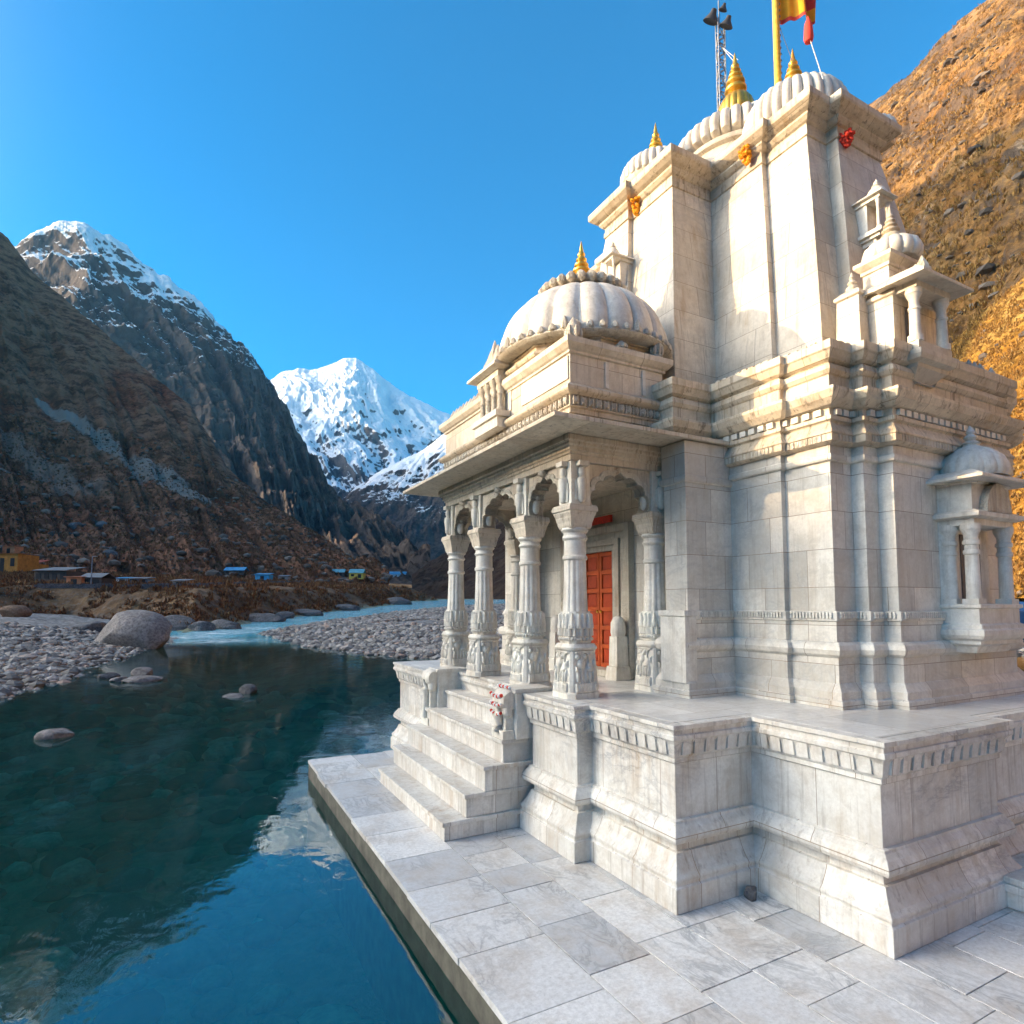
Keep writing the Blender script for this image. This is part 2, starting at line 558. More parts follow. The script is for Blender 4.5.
# ---------------- front steps
tops = [(2.93, .24, 7.38, 10.35), (3.24, .54, 7.40, 10.62), (3.50, .87, 7.38, 10.62), (3.79, 1.18, 7.42, 10.55), (4.10, 1.49, 7.80, 10.30)]
stair = MB(); zb = 0.0
stairs_root = None
for k, (xf, zt, y0, y1) in enumerate(tops):
    m = MB()
    m.box(xf + .035, 4.49, y0 + .03, y1 - .01, zb, zt - .055)
    m.box(xf, 4.49, y0, y1, zt - .055, zt)
    m.build('step', MAT['step'], temple, bevel=0.008)
    zb = zt
# side cheek joints are in the marble; carved newels at the top of the stair
for (y0, y1, s) in ((7.36, 7.80, 0), (10.30, 10.70, 1)):
    m = MB()
    m.box(3.98, 4.52, y0, y1, 1.18 if s == 0 else .87, 1.80)
    m.box(3.95, 4.54, y0 - .02, y1 + .02, 1.80, 1.86)
    nw = m.build('newel', MAT['smooth'], temple, bevel=0.01)
    m = MB()     # elephant-like scroll carved on the face
    yc = (y0 + y1) / 2
    m.lathe(0, 0, [(.02, -.17), (.12, -.17), (.15, -.12), (.15, .12), (.12, .17), (.02, .17)], 20)
    vv = m.v[0]; m.v[0] = np.stack([vv[:, 0] + 3.93, vv[:, 2] + yc, vv[:, 1] + 1.70], -1)
    m.box(3.86, 3.99, yc - .13, yc + .13, 1.2 if s == 0 else .9, 1.62)
    m.tube([(3.84, yc, 1.66), (3.80, yc, 1.5), (3.83, yc, 1.36), (3.80, yc, 1.26 if s == 0 else 1.0)], [.085, .07, .055, .07], 10)
    for q in (-.11, .11):
        m.lathe(3.9, yc + q, [(.01, 1.44), (.07, 1.5), (.08, 1.6), (.05, 1.68), (.01, 1.7)], 10)
    m.box(3.80, 3.99, yc - .17, yc + .17, 1.182 if s == 0 else .872, 1.30 if s == 0 else 1.0)
    m.build('scroll_carving', MAT['carved'], nw)

# ---------------- body of the shrine
BODY = [(6.70, 12.0), (6.70, 5.20), (6.78, 5.20), (6.78, 4.57), (7.18, 4.57), (7.18, 4.41), (7.46, 4.41), (7.46, 4.22), (10.05, 4.22),
        (10.05, 4.41), (10.5, 4.41), (10.5, 4.57), (10.9, 4.57), (10.9, 12.0)]
LOW = [(.15, 1.796), (.15, 1.89), (.135, 1.90), (.12, 1.905), (.12, 1.99), (.06, 2.08), (.05, 2.085), (.05, 2.385), (.07, 2.39),
       (.10, 2.42), (.118, 2.475), (.10, 2.53), (.07, 2.56), (.02, 2.565), (.02, 2.81), (.045, 2.815), (.045, 2.835)]
MIDW = [(.0, 2.93), (.0, 4.74), (.04, 4.75), (.05, 4.775), (.05, 4.82), (.02, 4.83), (.02, 4.935)]
CORN = [(.02, 4.935), (.07, 4.945), (.115, 4.965), (.115, 5.05), (.13, 5.055), (.13, 5.075), (.06, 5.20), (.07, 5.215), (.10, 5.225), (.10, 5.275),
        (.055, 5.285), (.055, 5.375), (.12, 5.39), (.20, 5.46), (.235, 5.54), (.235, 5.575), (.10, 5.61), (.085, 5.62), (.085, 5.77),
        (.105, 5.785), (.13, 5.83), (.12, 5.89), (.085, 5.915), (.07, 5.93), (.13, 5.96), (.165, 6.04), (.185, 6.06), (.185, 6.16), (.10, 6.18)]
m = MB(); m.sweep(BODY, LOW + [(.045, 2.925)] + MIDW)
body = m.build('wall', MAT['wall'], temple, bevel=0.005)
m = MB(); m.sweep(BODY, CORN)
m.sweep([(5.97, 10.9), (5.97, 6.36), (6.72, 6.36), (6.72, 10.9)], [(.0, 5.30)] + CORN[11:])
corn = m.build('cornice', MAT['cornice'], temple, bevel=0.005)
m = MB()
for p in edge_row(BODY, .05, .145, .1, edges=range(0, 9)):
    if p[1] > 6.6 and p[2] < -.5: continue
    obox(m, *p, .048, .05, 5.295, 5.37)
m.build('dentil_course', MAT['carved'], corn)
m = MB()
for p in edge_row(BODY, .115, .062, .1, edges=range(0, 9)):
    if p[1] > 6.6 and p[2] < -.5: continue
    obox(m, *p, .017, random.uniform(.006, .012), 4.972, 5.045)
m.build('frieze', MAT['carvedfine'], corn)
m = MB()      # zigzag bead band half way up the wall
for e_off, (za, zb_) in ((.045, (2.845, 2.88)), (.045, (2.885, 2.918))):
    for k, p in enumerate(edge_row(BODY, e_off, .044, .1, edges=range(0, 9))):
        if p[1] > 6.6 and p[2] < -.5: continue
        obox(m, *p, .013, .022, za, zb_)
m.build('bead_band', MAT['smooth'], body)
m = MB()      # little leaf crest on the top ledge
for p in edge_row(BODY, .15, .115, .1, edges=range(0, 9)):
    obox(m, *p, .04, .02, 6.16, 6.16 + random.uniform(.018, .035), .008)
m.build('leaf_crest', MAT['carvedfine'], corn)

# antae block between the porch and the body
ANT = [(5.85, 6.45), (5.85, 6.03), (6.72, 6.03), (6.72, 6.45)]
m = MB(); m.sweep(ANT, LOW + [(.045, 2.925)] + [(.0, 2.93), (.0, 4.66), (.03, 4.67), (.04, 4.70), (.04, 4.75), (.02, 4.76), (.02, 5.23)])
ant = m.build('pilaster', MAT['wall'], temple, bevel=0.006)
m = MB(); m.box(5.70, 5.90, 5.93, 6.40, 1.99, 2.86); m.box(5.68, 5.92, 5.915, 6.42, 2.86, 2.935)
m.build('seat_back', MAT['smooth'], ant, bevel=0.006)
m = MB()
for k, p in enumerate(edge_row(ANT, .045, .044, .1, edges=[1])):
    if p[0] < 6.02: continue
    obox(m, *p, .013, .022, 2.845, 2.88); obox(m, *p, .013, .022, 2.885, 2.918)
m.build('bead_band', MAT['smooth'], ant)
m = MB(); m.sweep([(5.85, 11.3), (5.85, 10.95), (6.72, 10.95), (6.72, 11.3)], LOW + [(.0, 2.93), (.0, 5.23)])
m.build('pilaster', MAT['wall'], temple)

# ---------------- porch back wall, door
DC, DH = 8.84, .46           # door centre and half width
m = MB()
m.box(6.42, 6.69, 6.46, DC - DH + .02, 1.80, 4.95)
m.box(6.42, 6.69, DC + DH - .02, 10.94, 1.80, 4.95)
m.box(6.42, 6.69, DC - DH + .02, DC + DH - .02, 3.95, 4.95)
bw = m.build('back_wall', MAT['wall'], temple)
door = MB()
door.box(6.50, 6.56, DC - DH, DC + DH, 1.92, 3.95)
dr = door.build('door', MAT['door'], temple)
for leaf in (DC - DH + .01, DC + .01):
    lw = DH - .02
    f2 = MB()
    f2.box(6.468, 6.499, leaf, leaf + .06, 1.92, 3.95)
    f2.box(6.468, 6.499, leaf + lw - .06, leaf + lw, 1.92, 3.95)
    for k in range(7):
        z0 = 1.92 + k * .325
        f2.box(6.470, 6.499, leaf + .06, leaf + lw - .06, z0, min(3.95, z0 + .075))
    lf = f2.build('door_leaf', MAT['doorlight'], dr, bevel=.004)
    for k in range(6):
        z0 = 1.99 + k * .325
        m = MB(); m.box(6.478, 6.4985, leaf + .085, leaf + lw - .085, z0 + .03, z0 + .235, .01)
        m.build('door_panel', MAT['door'], dr)
for q_ in (DC - .05, DC + .05):
    m = MB(); m.lathe(6.455, q_, [(.005, 2.86), (.02, 2.87), (.022, 2.9), (.005, 2.92)], 10)
    m.build('handle', MAT['gold'], dr)
m = MB()      # carved stepped door surround
for k, (g, xx) in enumerate(((0, 6.40), (.13, 6.34), (.27, 6.37), (.42, 6.30))):
    w = (.13, .12, .13, .15)[k]
    for s in (-1, 1):
        yc = DC + s * (DH + g)
        y0, y1 = (yc, yc + w) if s > 0 else (yc - w, yc)
        m.box(xx, 6.43, y0, y1, 1.80, 3.95 + g * .7)
    m.box(xx - .003, 6.43, DC - DH - g - w, DC + DH + g + w, 3.95 + g * .7, 3.95 + g * .7 + w * .8)
m.box(6.16, 6.60, DC - DH - .12, DC + DH + .12, 1.80, 1.92)
m.build('door_surround', MAT['carvedfine'], temple, bevel=.004)
m = MB(); m.box(6.28, 6.32, DC - .6, DC + .6, 4.42, 4.54)
m.build('lintel_cloth', MAT['redflower'], temple)
for yy in (7.92, 9.78):   # guardian stones beside the door
    m = MB()
    m.box(6.0, 6.30, yy - .15, yy + .15, 1.80, 2.02, .02)
    m.box(6.05, 6.28, yy - .11, yy + .11, 2.02, 2.5, .01)
    m.lathe(6.16, yy, [(.11, 2.5), (.125, 2.56), (.12, 2.72), (.08, 2.8), (.02, 2.83)], 14)
    m.build('guardian_stone', MAT['carved'], temple, bevel=.006)

# ---------------- porch columns
def chsq(cx, cy, h, c):
    return [(cx - h, cy + h - c), (cx - h, cy - h + c), (cx - h + c, cy - h), (cx + h - c, cy - h), (cx + h, cy - h + c), (cx + h, cy + h - c),
            (cx + h - c, cy + h), (cx - h + c, cy + h)]


def fl(k, a):
    return 1.0 - 0.075 * (0.5 + 0.5 * math.cos(a * 12)) ** 2


CX, CY = 4.55, 6.76
m = MB()
m.lathe(CX, CY, [(.172, 2.84), (.168, 2.90), (.156, 3.2), (.146, 3.60)], 72, fl, True)
m.lathe(CX, CY, [(.15, 3.60), (.166, 3.615), (.166, 3.65), (.15, 3.665), (.148, 3.68), (.146, 3.86), (.158, 3.87), (.172, 3.895), (.158, 3.92), (.15, 3.93),
                 (.15, 3.965), (.168, 3.975), (.185, 4.00), (.17, 4.03)], 40)
col0 = m.build('column', MAT['smooth'], temple, (CX, CY, 1.80))
def ell(u, v, cu, cv, ru, rv):
    d = ((u - cu) / ru) ** 2 + ((v - cv) / rv) ** 2
    return np.sqrt(np.clip(1 - d, 0, 1))


def figure(u, v, cu, z, s, lean):
    """height of a small standing figure carved in relief, feet at z, s its scale"""
    h = ell(u, v, cu + .10 * lean * s, z + .285 * s, .030 * s, .036 * s) * .9
    h = np.maximum(h, ell(u, v, cu + .05 * lean * s, z + .205 * s, .046 * s, .058 * s))
    h = np.maximum(h, ell(u, v, cu - .05 * lean * s, z + .145 * s, .050 * s, .040 * s) * 1.05)
    for q in (-1, 1):
        h = np.maximum(h, ell(u, v, cu + q * .026 * s - .03 * lean * s, z + .065 * s, .020 * s, .075 * s) * .85)
        h = np.maximum(h, ell(u, v, cu + q * .070 * s, z + (.20 + .03 * q * lean) * s, .017 * s, .055 * s) * .7)
    return h


def leafrow(u, v, z0, z1, w, off=0.0):
    """row of pointed leaves"""
    t = np.clip((v - z0) / (z1 - z0), 0, 1)
    x = np.abs(((u / w + off) % 1.0) - .5) * 2
    half = np.where(t < .35, .86, .86 * np.sqrt(np.clip((1 - t) / .65, 0, 1)))
    inside = np.clip((half - x) * 3.0, 0, 1)
    rib = .25 * np.clip(1 - x * 7, 0, 1)
    return np.where((v > z0) & (v < z1), inside * (.85 + rib), 0)


def carved_block(mb, cx, cy, poly, prof, hfun, depth, nu, nz):
    """a swept block whose sides carry relief: each side is a fine grid pushed out by hfun(u metres from side middle, z, side)"""
    P = np.array(poly, float); n = len(P)
    zs_ = np.linspace(prof[0][1], prof[-1][1], nz); of = np.interp(zs_, [z for _, z in prof], [o for o, _ in prof])
    for i in range(n):
        a, b = P[i], P[(i + 1) % n]; e = b - a; L = np.linalg.norm(e); e /= L; nn = np.array([e[1], -e[0]])
        p0 = a - P[i - 1]; p0 /= np.linalg.norm(p0); p1 = P[(i + 2) % n] - b; p1 /= np.linalg.norm(p1)
        m0 = np.array([p0[1], -p0[0]]) + nn; m0 /= (1 + np.array([p0[1], -p0[0]]) @ nn)
        m1 = np.array([p1[1], -p1[0]]) + nn; m1 /= (1 + np.array([p1[1], -p1[0]]) @ nn)
        k = max(6, int(nu * L / .4)); t = np.linspace(0, 1, k)
        A = a[None] + of[:, None] * m0; B = b[None] + of[:, None] * m1
        G = A[:, None, :] * (1 - t)[None, :, None] + B[:, None, :] * t[None, :, None]
        u = (t[None] - .5) * np.linalg.norm(B - A, axis=1)[:, None]
        h = hfun(u, np.repeat(zs_[:, None], k, 1), i) * depth
        h = h * np.clip(np.minimum(t, 1 - t)[None] * L / .012, 0, 1)
        G = G + nn[None, None, :] * h[..., None]
        V = np.concatenate([G, np.repeat(zs_[:, None, None], k, 1)], -1).reshape(-1, 3)
        F = [(r * k + c, r * k + c + 1, (r + 1) * k + c + 1, (r + 1) * k + c) for r in range(nz - 1) for c in range(k - 1)]
        mb.add(V, F, True)


def low_relief(u, v, side):
    if side % 2: return np.zeros_like(u) + .3
    h = np.zeros_like(u)
    for c_, ln in ((-.118, 1), (0, -1), (.118, 1)):
        h = np.maximum(h, figure(u, v, c_, 2.02, 1.12, ln))
        h = np.maximum(h, .55 * ((np.abs(np.abs(u - c_) - .058) < .009) & (v > 2.0) & (v < 2.36)))
        h = np.maximum(h, .7 * ((np.abs(np.hypot((u - c_), (v - 2.335)) - .058) < .011) & (v > 2.335)))
    h = np.maximum(h, .6 * (v < 2.0)); h = np.maximum(h, .75 * (v > 2.392))
    h = np.maximum(h, leafrow(u, v, 1.90, 1.99, .045) * .9)
    return h


def high_relief(u, v, side):
    h = leafrow(u, v, 2.70, 2.90, .082, .5) * 1.0
    h = np.maximum(h, leafrow(u, v, 2.60, 2.76, .082, 0) * .75)
    h = np.maximum(h, ell(((u / .055 + .5) % 1 - .5) * .055, v, 0, 2.56, .022, .026) * .9)
    return h


m = MB()
m.sweep(chsq(CX, CY, .198, .045), [(.055, 1.796), (.055, 1.87), (.042, 1.885)])
carved_block(m, CX, CY, chsq(CX, CY, .194, .045), [(.036, 1.885), (.036, 1.99), (.018, 2.18), (-.002, 2.39), (-.002, 2.41)], low_relief, .042, 72, 90)
m.sweep(chsq(CX, CY, .198, .045), [(.0, 2.405), (.026, 2.43), (.03, 2.455), (.012, 2.48), (.0, 2.50)])
carved_block(m, CX, CY, chsq(CX, CY, .160, .06), [(.010, 2.50), (.020, 2.53), (.026, 2.6), (.022, 2.72), (.012, 2.80), (.006, 2.92)], high_relief, .036, 72, 70)
m.build('pedestal', MAT['carved'], col0)
m = MB()
sq = [(CX - .15, CY + .15), (CX - .15, CY - .15), (CX + .15, CY - .15), (CX + .15, CY + .15)]
m.sweep(sq, [(.0, 4.02), (.015, 4.06), (.02, 4.10), (.035, 4.15), (.036, 4.17), (.058, 4.22), (.06, 4.245), (.076, 4.25), (.076, 4.30), (.066, 4.31), (.066, 4.33)])
m.build('capital', MAT['porch'], col0, bevel=.005)
m = MB()
m.box(CX - .15, CX + .15, CY - .15, CY + .15, 4.33, 4.915)
m.box(CX - .172, CX - .148, CY - .09, CY + .09, 4.37, 4.62); m.box(CX - .09, CX + .09, CY - .172, CY - .148, 4.40, 4.66)
for (dx, dy) in ((-1, 0), (0, -1)):
    x, y = CX + dx * .175, CY + dy * .175
    m.lathe(x, y, [(.02, 4.36), (.055, 4.40), (.06, 4.5), (.075, 4.6), (.07, 4.68), (.035, 4.71), (.055, 4.75), (.05, 4.81), (.02, 4.85)], 12)
    m.box(x - .075, x + .075, y - .075, y + .075, 4.845, 4.912)
m.build('impost_block', MAT['carved'], col0, bevel=.005)
COLS = [(4.55, 6.76), (4.55, 7.98), (4.55, 9.60), (4.55, 10.86), (5.93, 6.76), (5.93, 10.86)]
for (x, y) in COLS[1:]:
    copy_tree(col0, temple, (x - CX, y - CY, 0))

# ---------------- cusped arches between them
def arch_outline(a, H, rim=0.0, n=7):
    """opening half width a; returns inner curve points from right to left"""
    pts = []
    N = 84
    for i in range(N + 1):
        t = math.pi * i / N
        s = abs(math.sin(t * n / 1.0))
        k = 1.0 - 0.09 * (1 - s ** 0.55) - rim
        x = (a - .025) * math.cos(t) * k
        z = (H - .10) * (math.sin(t) ** 0.8) * k
        if abs(t - math.pi / 2) < .09: z += .035 * (1 - abs(t - math.pi / 2) / .09)
        pts.append((x, z))
    return pts


def arch(p0, p1, thick):
    p0 = np.array(p0, float); p1 = np.array(p1, float)
    L = np.linalg.norm(p1 - p0) - .29; c = (p0 + p1) / 2; u = (p1 - p0) / np.linalg.norm(p1 - p0)
    a = L / 2; H = .58
    out = [(a, 0.0), (a, H), (-a, H), (-a, 0.0)] + list(reversed(arch_outline(a, H)))
    nrm = Vector((u[0], u[1], 0)).cross(Vector((0, 0, 1)))
    o = Vector((c[0], c[1], 4.335)) - nrm * thick / 2
    mm = MB(); mm.prism(out, o, (u[0], u[1], 0), (0, 0, 1), thick)
    ob = mm.build('arch', MAT['porch'], temple)
    inner = arch_outline(a, H, 0.0)
    outer = [(x * 1.0, z) for x, z in inner]
    ring = []
    for (x, z) in inner:
        r = math.hypot(x, z) + 1e-6
        ring.append((max(-a + .004, min(a - .004, x + x / r * .075)), min(H - .01, z + z / r * .065 + .008)))
    rim = MB()
    rim.prism(list(inner) + list(reversed(ring)), o - nrm * .022, (u[0], u[1], 0), (0, 0, 1), thick + .044)
    # key ornament
    zt = H - .11
    q = o + Vector((0, 0, zt + .05)) - nrm * .03
    rim.lathe(q.x, q.y, [(.02, q.z - .03), (.07, q.z), (.08, q.z + .05), (.045, q.z + .085), (.01, q.z + .088)], 10)
    rim.build('arch_rim', MAT['carvedfine'], ob)


arch((4.55, 6.76), (4.55, 7.98), .2)
arch((4.55, 7.98), (4.55, 9.60), .2)
arch((4.55, 9.60), (4.55, 10.86), .2)
arch((4.55, 6.76), (5.93, 6.76), .2)
arch((4.55, 10.86), (5.93, 10.86), .2)

# ---------------- entablature, eave, parapet
PR = [(4.38, 11.02), (4.38, 6.59), (6.69, 6.59), (6.69, 11.02)]
m = MB(); m.sweep(PR, [(0, 4.918), (0, 5.00), (.02, 5.005), (.02, 5.04), (.045, 5.05), (.045, 5.10), (.075, 5.115), (.075, 5.15), (.11, 5.165), (.11, 5.235)])
m.build('entablature', MAT['porch'], temple, bevel=.004)
m = MB(); m.sweep(PR, [(.04, 5.238), (.55, 5.245), (.63, 5.235), (.66, 5.235), (.66, 5.285), (.62, 5.30), (.30, 5.40), (.0, 5.46)])
m.build('eave', MAT['porch'], temple, bevel=.005)
m = MB(); m.sweep(PR, [(-.03, 5.40), (-.03, 5.55), (.0, 5.56), (.0, 5.625), (.03, 5.64), (.03, 5.655), (.015, 5.66), (.015, 5.79), (.05, 5.80),
                       (.095, 5.83), (.11, 5.85), (.11, 5.89), (.02, 5.955), (.0, 5.96)])
fr = m.build('frieze', MAT['cornice'], temple, bevel=.004)
m = MB()
for p in edge_row(PR, .02, .125, edges=[0, 1]):
    x, y = p[0], p[1]
    m.lathe(x, y, [(.005, 5.665), (.04, 5.69), (.05, 5.73), (.035, 5.765), (.005, 5.785)], 8)
for p in edge_row(PR, .02, .0625, edges=[0, 1]):
    obox(m, *p, .008, .03, 5.665, 5.785)
m.build('frieze_carving', MAT['carvedfine'], fr)
PR2 = [(4.38, 11.02), (4.38, 6.59), (5.99, 6.59), (5.99, 11.02)]
m = MB(); m.sweep(PR2, [(0, 5.96), (0, 6.36), (.03, 6.37), (.03, 6.40), (.06, 6.42), (.11, 6.48), (.115, 6.555), (.02, 6.60)])
par = m.build('parapet', MAT['tower'], temple, bevel=.005)
m = MB(); m.box(4.36, 4.379, 6.62, 7.9, 6.02, 6.34); m.build('parapet_panel', MAT['smooth'], par)
for x in (4.95, 5.6):
    m = MB(); m.box(x, x + .06, 6.574, 6.589, 5.98, 6.35); m.build('parapet_pilaster', MAT['smooth'], par)

# ---------------- ribbed dome over the porch
DX, DY = 5.50, 7.92
def octo(cx, cy, r): return [(cx + r * math.cos(-a), cy + r * math.sin(-a)) for a in [R(22.5 - 45 * k) for k in range(8)]]
oc = octo(DX, DY, 1.22)
def ccw(P):
    A = sum(P[i - 1][0] * P[i][1] - P[i][0] * P[i - 1][1] for i in range(len(P)))
    return P if A > 0 else list(reversed(P))
m = MB(); m.sweep(ccw(oc), [(0, 6.2), (0, 6.62), (.05, 6.63), (.07, 6.66), (.07, 6.69), (.02, 6.71), (.02, 6.76), (.06, 6.77), (.06, 6.80)])
drum = m.build('drum', MAT['cornice'], temple, bevel=.006)
def ribs(n, depth, pw=0.5):
    def f(k, a): return 1.0 - depth * (1 - abs(math.sin(a * n / 2)) ** pw)
    return f
m = MB(); prof = []
for i in range(23):
    t = i / 22 * math.pi / 2
    prof.append((1.37 * math.cos(t) ** 0.82 if i < 22 else .3, 6.91 + 1.10 * math.sin(t)))
prof = [(1.27, 6.80), (1.33, 6.85)] + [p for p in prof if p[0] > .36]
m.lathe(DX, DY, prof, 216, ribs(20, .07, .36), True)
dome = m.build('dome', MAT['smooth'], temple)
m = MB()   # rim of leaves and the lotus cap
m.lathe(DX, DY, [(1.31, 6.79), (1.38, 6.81), (1.41, 6.85), (1.38, 6.89), (1.31, 6.90)], 96)
for k in range(48):
    a = 2 * math.pi * k / 48
    big = k % 6 == 0
    m.lathe(DX + 1.37 * math.cos(a), DY + 1.37 * math.sin(a), [(.02, 6.85), (.06, 6.88), (.055, 6.93), (.03, 6.97 + .06 * big), (.005, 6.99 + .08 * big)], 7)
for rr, zz, nn in ((.66, 8.01, 26), (.50, 8.11, 20)):
    m.lathe(DX, DY, [(rr - .16, zz - .05), (rr - .02, zz - .03), (rr + .0, zz + .02), (rr - .14, zz + .09)], 40)
    for k in range(nn):
        a = 2 * math.pi * k / nn
        m.lathe(DX + rr * math.cos(a), DY + rr * math.sin(a), [(.01, zz - .08), (.07, zz - .03), (.078, zz + .03), (.03, zz + .09)], 7)
m.lathe(DX, DY, [(.46, 8.06), (.42, 8.15), (.27, 8.20), (.12, 8.23), (.10, 8.26)], 40)
m.build('lotus_carving', MAT['carvedfine'], dome)


def finial(cx, cy, z, h, r, parent, mat=None, seg=24):
    P = [(.45, 0), (.62, .03), (.98, .09), (1.0, .14), (.80, .19), (.55, .215), (.62, .235), (.86, .275), (.86, .31), (.55, .35), (.5, .37), (.68, .41), (.68, .44), (.42, .48),
         (.38, .50), (.52, .545), (.50, .57), (.32, .61), (.30, .63), (.38, .665), (.36, .69), (.22, .74), (.2, .78), (.14, .85), (.06, .95), (.01, 1.0)]
    mm = MB(); mm.lathe(cx, cy, [(a * r, z + b * h) for a, b in P], seg)
    return mm.build('finial', mat or MAT['gold'], parent)


finial(DX, DY, 8.24, .74, .17, dome)

# antefix at the parapet corner and along the parapet
def antefix(x, y, z, h, w, parent, rot=0.0):
    mm = MB()
    mm.lathe(x, y, [(w * .6, z), (w * .62, z + .1 * h), (w * .42, z + .18 * h), (w * .55, z + .3 * h), (w * .52, z + .55 * h), (w * .38, z + .72 * h), (w * .2, z + .86 * h),
                    (w * .02, z + h)], 12)
    for k in range(7):
        a = k * math.pi * 2 / 7
        mm.lathe(x + w * .5 * math.cos(a), y + w * .5 * math.sin(a), [(.01, z + .12 * h), (w * .2, z + .25 * h), (w * .18, z + .45 * h), (.004, z + .62 * h)], 6)
    return mm.build('antefix', MAT['carvedfine'], parent)


antefix(4.58, 6.80, 6.60, .40, .20, par)
antefix(5.95, 6.66, 6.60, .36, .15, par)
antefix(5.3, 6.66, 6.60, .16, .14, par)

# kiosk on the front parapet
kx0, ky0, ky1 = 4.18, 8.34, 9.16
m = MB()
m.box(kx0 - .06, 4.5, ky0 - .06, ky1 + .06, 5.965, 6.06)
m.box(kx0 - .02, 4.5, ky0 - .02, ky1 + .02, 5.80, 5.965)
m.box(4.36, 4.9, ky0 - .1, ky1 + .1, 6.06, 6.75)
m.box(kx0 + .01, 4.5, ky0 + .02, ky1 - .02, 6.64, 6.74)
m.sweep([(kx0, ky1), (kx0, ky0), (4.75, ky0), (4.75, ky1)], [(.02, 6.74), (.12, 6.76), (.12, 6.80), (.02, 6.90)])
ki = m.build('parapet_kiosk', MAT['smooth'], temple, bevel=.005)
for y in (ky0 + .09, ky0 + .30, ky1 - .30, ky1 - .09):
    m = MB()
    m.lathe(kx0 + .1, y, [(.08, 6.06), (.08, 6.12), (.06, 6.14), (.055, 6.34), (.07, 6.36), (.055, 6.39), (.052, 6.5), (.075, 6.54), (.095, 6.60), (.095, 6.64)], 12)
    m.build('pillar', MAT['carvedfine'], ki)
m = MB()
for k in range(7):
    y = ky0 + .05 + (ky1 - ky0 - .1) * k / 6
    hh = .16 + .34 * (1 - abs(k - 3) / 3)
    m.lathe(kx0 + .15, y, [(.05, 6.86), (.1, 6.9 + .2 * hh), (.085, 6.88 + .5 * hh), (.04, 6.88 + .8 * hh), (.005, 6.88 + hh)], 8)
m.build('crest', MAT['carvedfine'], ki)
m = MB()
for k in range(9):
    y = 9.5 + 1.3 * k / 8
    m.lathe(4.45, y, [(.06, 6.58), (.08, 6.63), (.05, 6.72), (.005, 6.80)], 7)
m.build('leaf_crest', MAT['carvedfine'], par)

# ---------------- the spire (sikhara)
K = 1.10
def up(mb):
    mb.v = [np.stack([v[:, 0] * K, v[:, 1] * K, 3 + (v[:, 2] - 3) * K], -1) for v in mb.v]
    return mb
def S(x, y, z): return (x * K, y * K, 3 + (z - 3) * K)
TW = [(5.96, 8.78), (5.96, 7.36), (6.05, 7.36), (6.05, 6.40), (6.88, 6.40), (6.88, 5.41), (6.98, 5.41), (6.98, 4.74), (7.40, 4.74), (7.40, 4.57), (9.62, 4.57),
      (9.62, 4.74), (9.75, 4.74), (9.75, 10.55), (6.98, 10.55), (6.98, 9.85), (6.88, 9.85), (6.88, 8.78)]
tp = []
for i in range(15):
    t = i / 14
    tp.append((-.40 * t ** 1.35, 6.0 + 3.56 * t))
def lean(mb):
    for v in mb.v:
        t = np.clip((v[:, 2] - 6.0) / 3.66, 0, 1.0)
        v[:, 0] -= np.where(v[:, 0] > 8.3, .46 * t ** 1.3, 0)
    return mb
m = MB(); m.sweep(TW, tp); up(lean(m))
tower = m.build('spire', MAT['tower'], temple, bevel=.006)
o9 = -.40
TC = [(a + o9, b - .10) for a, b in [(0, 9.62), (.03, 9.63), (.03, 9.72), (.015, 9.73), (.015, 9.80), (.05, 9.82), (.09, 9.87), (.09, 9.90), (.15, 9.93), (.22, 9.99), (.23, 10.02), (.23, 10.10), (.05, 10.16)]]
m = MB(); m.sweep(TW, TC); up(lean(m))
tc = m.build('spire_cornice', MAT['cornice'], tower, bevel=.005)


def ribbed(cx, cy, z, r, h, n, name, parent, mat='smooth'):
    prof = [(r * .86, z), (r * .97, z + .10 * h), (r * 1.0, z + .28 * h), (r * .985, z + .45 * h), (r * .93, z + .62 * h), (r * .82, z + .77 * h), (r * .66, z + .88 * h), (r * .45, z + .95 * h), (r * .2, z + h)]
    mm = MB(); mm.lathe(cx, cy, prof, n * 9, ribs(n, .085, .5), True)
    return up(mm).build(name, MAT[mat], parent)


def gold(cx, cy, z, h, r, parent):
    x, y, zz = S(cx, cy, z)
    return finial(x, y, zz, h * K, r * K, parent)


# front projection dome, side projection dome, great central amalaka
m = MB(); m.lathe(6.85, 7.63, [(.55, 10.10), (.58, 10.16), (.58, 10.22), (.5, 10.24)], 40); up(m); m.build('dome_neck', MAT['cornice'], temple)
d1 = ribbed(6.85, 7.60, 10.14, .62, .48, 30, 'ribbed_dome', temple); gold(6.85, 7.60, 10.59, .74, .165, d1)
d2 = ribbed(8.0, 5.76, 10.02, .78, .84, 32, 'ribbed_dome', temple); gold(8.0, 5.76, 10.84, .80, .18, d2)
m = MB()
m.lathe(8.45, 7.25, [(1.5, 9.9), (1.36, 10.1), (1.16, 10.35), (1.04, 10.55), (1.0, 10.63), (1.07, 10.66), (1.07, 10.74), (.99, 10.78)], 64); up(m)
m.build('dome_neck', MAT['tower'], temple)
d3 = ribbed(8.45, 7.25, 10.76, 1.18, .66, 40, 'ribbed_dome', temple)
m = MB(); m.lathe(8.45, 7.25, [(.22, 11.36), (.22, 11.60), (.29, 11.68), (.32, 11.82), (.30, 12.02), (.22, 12.15), (.13, 12.20), (.17, 12.23)], 64, ribs(16, .06)); up(m)
pot = m.build('kalasha', MAT['gold'], d3)
gold(8.45, 7.25, 12.21, .84, .19, d3)
